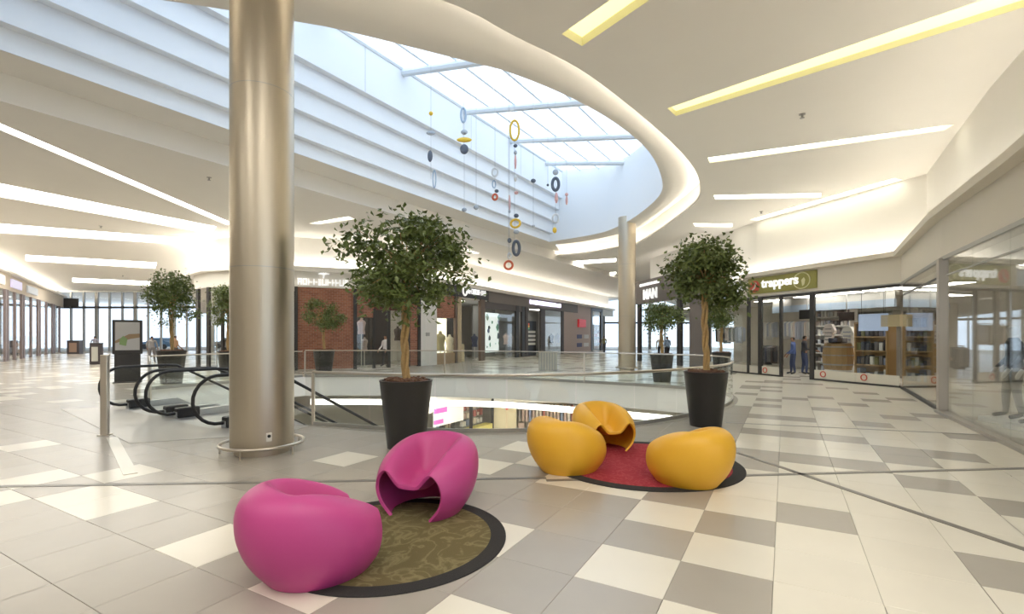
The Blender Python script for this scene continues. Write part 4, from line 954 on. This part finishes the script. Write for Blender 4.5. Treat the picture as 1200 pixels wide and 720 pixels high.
bust(646, .8, 1.0, .9, darkg[0], 'black display torso in the lavender lettered shop'); bust(653, .8, 1.0, .9, lightg[1], 'pale display torso in the lavender lettered shop')
t = shop(CP, 682, 'pinkish stone shop front with a square red sign')
part(t, CP, cside, 'wall_panel', 660, 692, 0, 4.8, mat('pink_stone', (.58, .47, .42), .7), .05, .3); part(t, CP, cside, 'red_sign', 676, 684, 2.55, 3.35, mat('red_sign', (.55, .03, .04), .5, emit=.2, emcol=(.7, .05, .05)), .25, .18)
for r in range(2):
    for c in range(2): part(t, CP, cside, 'print', 675.5 + c * 8, 681 + c * 8, .55 + r * .85, .95 + r * .85, [mat('print_navy', (.1, .1, .22), .6), inww][c], .09, .04)
t = shop(CP, 700, 'narrow dark framed window at the far end of the block')
for a, b in ((692, 693.5), (703.5, 705.5)): part(t, CP, cside, 'frame', a, b, 0, 4.6, darkf, .1, .2)
part(t, CP, cside, 'pane', 693.5, 703.5, .05, 4.5, glasss, 0, .02); part(t, CP, cside, 'head', 692, 705.5, 4.4, 4.7, darkf, .1, .2)
shelf_unit(CP.off(-1.2, cside), cside, 694, 703, 3.0, 4, 4, 'shelf of mixed goods in the narrow dark framed window', gmetal, gm)
# rounded corner shop on the left of the block
t = shop(CP, 260, 'rounded dark glass corner shop left of the brick wall')
for a, b in ((231, 233.5), (243, 246), (260, 262), (290, 293), (318, 320)): part(t, CP, cside, 'frame', a, b, 0, 4.02, darkf, .06, .12)
for a, b in ((233.5, 243), (246, 260), (262, 290), (293, 318), (320, 346)): part(t, CP, cside, 'pane', a, b, .05, 3.98, glasss, 0, .02)
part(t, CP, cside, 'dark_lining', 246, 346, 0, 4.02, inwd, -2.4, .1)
bust(254, 1.0, 2.2, 1.2, lightg[1], 'large pale display torso in the rounded corner shop')
shelf_unit(CP.off(-1.6, cside), cside, 264, 288, 1.5, 3, 7, 'low dark shelf in the rounded corner shop', darkf, hikeg)
for px, lb in ((380, 'light panel inside the brick shop'), (455, 'light panel over the brick shop doorway'), (522, 'light panel over the cream lit window'), (552, 'light panel inside the black fronted shop'), (590, 'light panel behind the white poster'), (645, 'light panel inside the lavender lettered shop'), (698, 'light panel inside the narrow window'), (300, 'light panel inside the rounded corner shop')):
    shop_light(CP, px, 1.4, 4.08, cside, lb)
# --- left gallery shops
bounds = [(-150, -20), (-19, 7), (8, 26), (27, 45), (46, 62), (63, 76)]
lcol = ['closed grey shuttered', 'tall lit', 'pale lit', 'bright white', 'narrow grey', 'last dark framed']
lbl = ['left gallery shop out beyond the mannequins', 'left gallery shop with the long white sign', 'left gallery shop with the lilac sign', 'left gallery shop with the small grey sign', 'left gallery shop with the black blade sign', 'left gallery shop next to the glazed entrance']
for k, (a, b) in enumerate(bounds):
    t = shop(LP, (a + b) / 2, lbl[k])
    wd = (b - a)
    for u in (0, .48, .93): part(t, LP, lside, 'frame', a + wd * u, a + wd * (u + .07), 0, 4.7, mat('frame_mauve', (.25, .2, .2), .5), .06, .15)
    for u in (.08, .56): part(t, LP, lside, 'pane', a + wd * u, a + wd * (u + .36), .05, 4.65, glasss, 0, .02)
    if k in (1, 2, 3):
        part(t, LP, lside, 'sign', a + wd * .2, a + wd * .85, 4.95, 5.5, [None, mat('sign_white', (.85, .85, .85), .5, emit=.3), mat('sign_lilac', (.62, .6, .85), .5, emit=.3), mat('sign_grey', (.45, .47, .5), .5, emit=.3)][k], .12, .1)
    if k == 4:
        p, n = wall_n(LP, lside, 73); MB().box((*(p + n * .7), 5.2), (1.2, .15, .9), math.atan2(n.y, n.x)).build('blade_sign', black, t)
    part(t, LP, lside, 'white_lining', a, b, 0, 4.7, inww, -3.5, .1)
    shop_light(LP, (a + b) / 2, 1.5, 4.78, lside, 'light panel inside the ' + lbl[k])
for k, px in enumerate((14, 30, 38, 55)):
    clothes_rail(LP.off(-1.5, lside), lside, px - 3, px + 3, 1.7, darkg + lightg, 8, ['clothes rail just inside the long white signed shop', 'clothes rail just inside the lilac signed shop', 'clothes rail just inside the small grey signed shop', 'clothes rail just inside the black blade signed shop'][k])

# ------------------------------------------------------------------ information sign and bins
x, y = -13.75, 17.4; t = thing('information_sign', 'black framed poster sign on a post beside the left planter', 'sign', (x, y, 0)); rz = .62
Xs = Matrix.Translation((x, y, 0)) @ Matrix.Rotation(rz, 4, 'Z') @ Matrix.Diagonal((.82, 1, 1, 1))
def lb(mb_): mb_.v = [tuple(Xs @ Vector(v)) for v in mb_.v]; return mb_
lb(MB().bbox((0, 0, 1.62), (1.04, .12, 1.22), .02)).build('frame', darkf, t); lb(MB().box((0, 0, .5), (.9, .1, 1.02))).build('post', darkf, t); lb(MB().box((0, 0, .015), (1.0, .5, .03))).build('base', darkf, t)
ps = lb(MB().box((0, -.062, 1.65), (.84, .01, 1.0))).build('poster', mat('poster_sky', (.52, .52, .53), .5), t)
lb(MB().add([(-.42, -.07, 1.48), (-.2, -.07, 1.6), (.05, -.07, 1.72), (.42, -.07, 1.74), (.42, -.07, 1.6), (.1, -.07, 1.55), (-.42, -.07, 1.40)], [tuple(range(7))])).build('print', mat('print_brown', (.34, .24, .15), .6), ps)
lb(MB().add([(-.28, -.072, 1.35), (-.05, -.072, 1.3), (0, -.072, 1.55), (-.15, -.072, 1.66), (-.26, -.072, 1.55)], [tuple(range(5))])).build('print', mat('print_green', (.24, .36, .16), .6), ps)
def bin_(px, py, wd, h, label, m1, m2):
    q = G(px, py); t = thing('litter_bin', label, 'bin', (q.x, q.y, 0))
    MB().bbox((q.x, q.y, h / 2), (wd, wd, h), .02, .4).build('body', m1, t); MB().bbox((q.x, q.y, h + .025), (wd * 1.06, wd * 1.06, .05), .015, .4).build('lid', black, t)
    c = MB().box((0, -wd / 2 - .004, 0), (wd * .6, .012, h * .7)); X = Matrix.Rotation(.4, 3, 'Z'); c.v = [tuple(Vector((q.x, q.y, h * .5)) + X @ Vector(v)) for v in c.v]; c.build('front_panel', m2, t)
bin_(113, 427, .5, 1.2, 'tall dark litter bin with pale front in the left gallery', mat('bin_dark', (.06, .05, .055), .5), mat('bin_face', (.5, .5, .46), .5))
bin_(124, 430, .28, .6, 'small pale bin next to the tall dark one', inww, inw)
bin_(88, 415, .9, 1.2, 'dark box bin near the glazed entrance', mat('bin_dark', (.06, .05, .055), .5), mat('bin_brown', (.3, .2, .15), .5))

q = G(642, 434); t = thing('ribbed_bin', 'wide ribbed steel bin standing behind the far glass balustrade', 'bin', (q.x, q.y, 0))
MB().box((q.x, q.y, .43), (.86, .5, .86)).build('body', gmetal, t); MB().box((q.x, q.y, .88), (.92, .56, .04)).build('lid', chrome, t)
for k in range(7): MB().box((q.x - .39 + k * .13, q.y - .265, .43), (.05, .03, .82)).build('rib', chrome, t)
for k, (px, y0, y1, wd, lb_) in enumerate([(946, 363, 374, .75, 'black screen hanging over the green signed shop doorway'), (992, 366, 376, .6, 'black screen hanging behind the barrel table')]):
    op = RP.off(-2.0, side_r); p, n = wall_n(op, side_r, px); z0, z1 = CH - (y1 - HY) / F * p.y, CH - (y0 - HY) / F * p.y; rz = math.atan2(n.y, n.x) + math.pi / 2
    t = thing('hanging_screen', lb_, 'screen', (*p, z0)); MB().bbox((*p, (z0 + z1) / 2), (wd, .07, z1 - z0), .01, rz).build('screen', black, t); MB().tube([(*p, z1 - .02), (*p, 3.42)], .02, 6).build('hanger', gmetal, t)

# ------------------------------------------------------------------ hanging mobiles in the well
mcol = {'y': mat('mobile_yellow', (.80, .52, .04), .5), 'g': mat('mobile_grey', (.38, .42, .47), .5), 'd': mat('mobile_dark', (.10, .12, .16), .5), 'b': mat('mobile_blue', (.40, .50, .64), .5), 'r': mat('mobile_red', (.62, .13, .06), .5), 'p': mat('mobile_pink', (.72, .42, .40), .5), 'l': mat('mobile_pale', (.66, .68, .70), .5)}
mob = [(505, 16.0, 'thin mobile strand nearest the stepped wall with a blue loop at its end', [(505, 133, 'o', 'y', 5, 5), (505, 156, 'o', 'g', 11, 5), (504, 183, 'o', 'd', 6, 14), (509, 210, 'r', 'b', 5, 22)]),
       (543, 16.2, 'mobile strand with a yellow bar under a blue loop', [(543, 135, 'r', 'b', 8, 19), (544, 155, 'o', 'g', 8, 6), (544, 164, 'o', 'y', 18, 6), (544, 175, 'o', 'd', 10, 12)]),
       (603, 15.0, 'long mobile strand from a big yellow ring down to a red ring', [(603, 153, 'r', 'y', 13, 26), (604, 171, 'o', 'd', 5, 4), (604, 179, 'o', 'g', 4, 5), (604, 190, 'o', 'p', 3, 17), (604, 209, 'o', 'l', 4, 8), (605, 226, 'o', 'p', 5, 4), (605, 253, 'o', 'd', 6, 5), (604, 262, 'r', 'y', 14, 12), (605, 272, 'o', 'g', 7, 5), (605, 291, 'r', 'd', 11, 20), (597, 282, 'o', 'd', 5, 6), (597, 300, 'r', 'l', 6, 8), (596, 311, 'r', 'r', 12, 12)]),
       (580, 15.6, 'mobile strand with pale loops over a small red ring', [(580, 202, 'r', 'l', 9, 12), (579, 216, 'r', 'b', 5, 10), (582, 224, 'o', 'd', 5, 4), (580, 231, 'r', 'r', 8, 9)]),
       (597, 16.5, 'mobile strand carrying one pink bar and a grey bead', [(597, 238, 'o', 'p', 3, 20), (597, 248, 'o', 'g', 3, 4)]),
       (651, 17.5, 'mobile strand with a heavy dark ring near the curved well wall', [(651, 202, 'o', 'g', 7, 7), (651, 216, 'r', 'd', 11, 18), (652, 232, 'o', 'p', 4, 13), (651, 256, 'r', 'l', 9, 12), (650, 270, 'o', 'y', 5, 7)]),
       (664, 18.0, 'short mobile strand with a pink bar beside the heavy dark ring', [(664, 235, 'o', 'p', 3, 11), (664, 228, 'o', 'p', 4, 4)]),
       (625, 17.0, 'mobile strand with two small dark leaves', [(625, 212, 'o', 'd', 6, 5), (625, 265, 'o', 'g', 4, 3), (642, 217, 'o', 'd', 3, 3)]),
       (558, 17.5, 'mobile strand with two grey beads low over the stepped wall', [(544, 246, 'o', 'g', 6, 5), (558, 243, 'o', 'g', 6, 6)])]
wire = mat('mobile_wire', (.45, .47, .5), .5)
for px, d, lb_, items in mob:
    top = V(px, 100, d); top.z = ZS(top) - .15; t = thing('hanging_mobile', lb_, 'mobile', top)
    for xx in sorted({i[0] for i in items if abs(i[0] - px) > 5} | {px}):
        ys = [i[1] for i in items if (i[0] == xx if abs(xx - px) > 5 else abs(i[0] - px) <= 5)]
        lo = V(xx, max(ys), d); a = Vector((lo.x, lo.y, 0)); a.z = ZS(lo) + .05; MB().tube([a, lo], .006, 5).build('wire', wire, t)
    for xx, yy, kd, c, wp, hp in items:
        p = V(xx, yy, d); wd, h = wp / F * d / 2, hp / F * d / 2; tw = (xx * 7 + yy) % 10 * .06 - .3
        if kd == 'r':
            rt = min(.035, wd * .3) if c != 'd' else wd * .34
            MB().tube([(p.x + (wd - rt) * math.cos(a * .2618) * math.cos(tw), p.y + (wd - rt) * math.cos(a * .2618) * math.sin(tw), p.z + (h - rt) * math.sin(a * .2618)) for a in range(24)], rt, 7, closed=True).build('ring', mcol[c], t, smooth=60)
        else:
            m_ = MB().lathe([(max(1e-5, math.sin(q * math.pi / 8)), -math.cos(q * math.pi / 8)) for q in range(9)], 14); m_.v = [(p.x + v[0] * wd, p.y + v[1] * min(wd, .05), p.z + v[2] * h) for v in m_.v]
            m_.build('bead', mcol[c], t, smooth=60)
for k, (px, y, z) in enumerate([(940, 134, ZC), (1172, 248, ZC), (245, 208, ZL), (118, 265, ZL), (144, 323, ZL), (892, 248, ZC)]):
    q = G(px, y, z); t = thing('sprinkler_head', ['sprinkler head between the two long yellow light slots', 'sprinkler head close to the high right wall', 'sprinkler head beside the narrow slot near the steel column', 'sprinkler head between the wide white slots', 'sprinkler head near the entrance end of the left gallery', 'sprinkler head above the green signed shop'][k], 'sprinkler', q)
    MB().lathe([(.07, 0), (.07, -.012), (.03, -.02), (.02, -.07), (.05, -.08), (.05, -.09), (0, -.09)], 14, q).build('head', gmetal, t)

# ------------------------------------------------------------------ people
skinm = mat('skin', (.36, .20, .13), .6); hairm = mat('dark_hair', (.02, .015, .013), .7); shoem = mat('shoe', (.03, .03, .03), .6)
def person(x, y, rz, h, top, leg, label, step=.12, arm=.15, z0=0.0, fold=0.0):
    J = {'pel': (0, 0, .95, .125, .10), 'sp': (0, 0, 1.13, .12, .095), 'ch': (0, .0, 1.32, .15, .105), 'nb': (0, 0, 1.46, .06, .06), 'nk': (0, .01, 1.52, .052, .055), 'hd': (0, .02, 1.61, .075, .09), 'ht': (0, .01, 1.70, .06, .07)}
    E_ = [('pel', 'sp'), ('sp', 'ch'), ('ch', 'nb'), ('nb', 'nk'), ('nk', 'hd'), ('hd', 'ht')]
    for s, sg in (('l', 1), ('r', -1)):
        J.update({s + 'sh': (.17 * sg, 0, 1.40, .06, .06), s + 'el': (.235 * sg, -.03 + arm * .2, 1.12, .045, .045), s + 'wr': ((.24 - .1 * fold) * sg, .06 + arm + .12 * fold, .90 + .2 * fold, .03, .03), s + 'hn': ((.235 - .14 * fold) * sg, .10 + arm + .16 * fold, .82 + .26 * fold, .035, .022), s + 'fi': ((.225 - .16 * fold) * sg, .12 + arm + .2 * fold, .75 + .3 * fold, .022, .015),
                  s + 'hp': (.09 * sg, 0, .90, .095, .095), s + 'kn': (.10 * sg, .03 + step * sg * .5, .50, .062, .065), s + 'an': (.10 * sg, step * sg, .09, .042, .045), s + 'to': (.12 * sg, step * sg + .16, .035, .04, .03)})
        E_ += [('ch', s + 'sh'), (s + 'sh', s + 'el'), (s + 'el', s + 'wr'), (s + 'wr', s + 'hn'), (s + 'hn', s + 'fi'), ('pel', s + 'hp'), (s + 'hp', s + 'kn'), (s + 'kn', s + 'an'), (s + 'an', s + 'to')]
    ks = list(J); me = bpy.data.meshes.new('p'); me.from_pydata([J[k][:3] for k in ks], [(ks.index(a), ks.index(b)) for a, b in E_], [])
    o = bpy.data.objects.new('p', me); COL.objects.link(o); o.modifiers.new('k', 'SKIN')
    for v, k in zip(me.skin_vertices[0].data, ks): v.radius = J[k][3:5]; v.use_root = k == 'pel'
    sb = o.modifiers.new('s', 'SUBSURF'); sb.levels = 1; sb.render_levels = 1
    dg = bpy.context.evaluated_depsgraph_get(); out = bpy.data.meshes.new_from_object(o.evaluated_get(dg)); bpy.data.objects.remove(o); out.name = 'person'
    for m in (skinm, top, leg, hairm, shoem): out.materials.append(m)
    k = h / 1.76
    for p in out.polygons:
        c = p.center; p.use_smooth = True
        p.material_index = 3 if (c.z > 1.665 or (c.z > 1.56 and c.y < -.005)) else 0 if c.z > 1.475 else 4 if c.z < .1 else 2 if (c.z < .96 and abs(c.x) < .19) else 0 if (abs(c.x) > .12 and c.z < .93 + .2 * fold and c.y > .0) else 1
    zmin = min(v.co.z for v in out.vertices)
    for v in out.vertices: v.co = (v.co - Vector((0, 0, zmin))) * k
    b = bpy.data.objects.new('person', out); COL.objects.link(b); b.location = (x, y, z0); b.rotation_euler = (0, 0, rz); b.scale = (1.18, 1.18, 1)
    return tag(b, label, 'person')
def pat(px, d): return ((px - CX) / F * d, d)
jean = mat('jeans', (.06, .08, .16), .9); navy = mat('navy_top', (.10, .15, .36), .9); blk = darkg[0]
person(*pat(708, 47), .3, 1.72, mat('olive_top', (.32, .30, .16), .9), mat('grey_trousers', (.14, .14, .15), .9), 'person in an olive top walking down the back gallery')
person(*pat(929.5, 21.2), 1.2, 1.68, navy, jean, 'person in a blue top and jeans standing in the green signed shop doorway', .05)
person(*pat(942.5, 21.0), -1.9, 1.74, blk, jean, 'person in a dark top facing the one in blue in the shop doorway', .05, .2, 0, .8)
person(*pat(452, 26.6), 2.6, 1.76, whitec, blk, 'person in a white shirt standing in the brick shop doorway', .06)
person(*pat(774, 34), 2.9, 1.72, mat('tan_top', (.55, .45, .38), .9), blk, 'person in a tan top inside the dark grey menswear shop', .06)
person(*pat(782, 33.2), .4, 1.70, mat('sky_top', (.45, .60, .85), .9), blk, 'person in a light blue top inside the dark grey menswear shop', .06)
person(*pat(111, 41), .2, 1.72, mat('lilac_top', (.42, .42, .52), .9), blk, 'person in a lilac grey top near the glazed entrance')
person(*pat(178, 30.5), .5, 1.72, mat('grey_top', (.3, .29, .3), .9), darkg[3], 'person in a grey top left of the left gallery tree')
person(*pat(205, 29.6), -.4, 1.75, mat('brown_top', (.36, .22, .13), .9), blk, 'person in a brown top right of the left gallery tree')
def mannequin(px, path, side, dist, top, leg, label):
    op = path.off(-dist, side); p, n = wall_n(op, side, px); b = person(p.x, p.y, math.atan2(n.y, n.x) - math.pi / 2, 1.82, top, leg, label, .06, .08, .1)
    b.name = 'mannequin'; b['category'] = 'mannequin'; b.data.materials[0] = mat('mannequin_white', (.75, .73, .7), .5); b.data.materials[3] = MATS['mannequin_white']
    pl = MB().bbox((p.x, p.y, .05), (.7, .7, .1), .01).build('display_plinth', inww); tag(pl, 'low white plinth under the ' + label, 'plinth')
mannequin(3, LP, lside, .9, whitec, blk, 'mannequin in white top by the long white signed shop')
mannequin(17, LP, lside, .9, mat('coral_top', (.6, .3, .25), .9), darkg[2], 'mannequin in coral top by the lilac signed shop')
mannequin(1188, RP, side_r, .8, mat('charcoal_jacket', (.045, .045, .055), .85), mat('stone_trousers', (.22, .20, .17), .9), 'mannequin in a charcoal jacket behind the clear glass')
mannequin(1222, RP, side_r, .9, mat('maroon_jacket', (.10, .03, .03), .85), darkg[1], 'mannequin in a maroon jacket behind the clear glass')
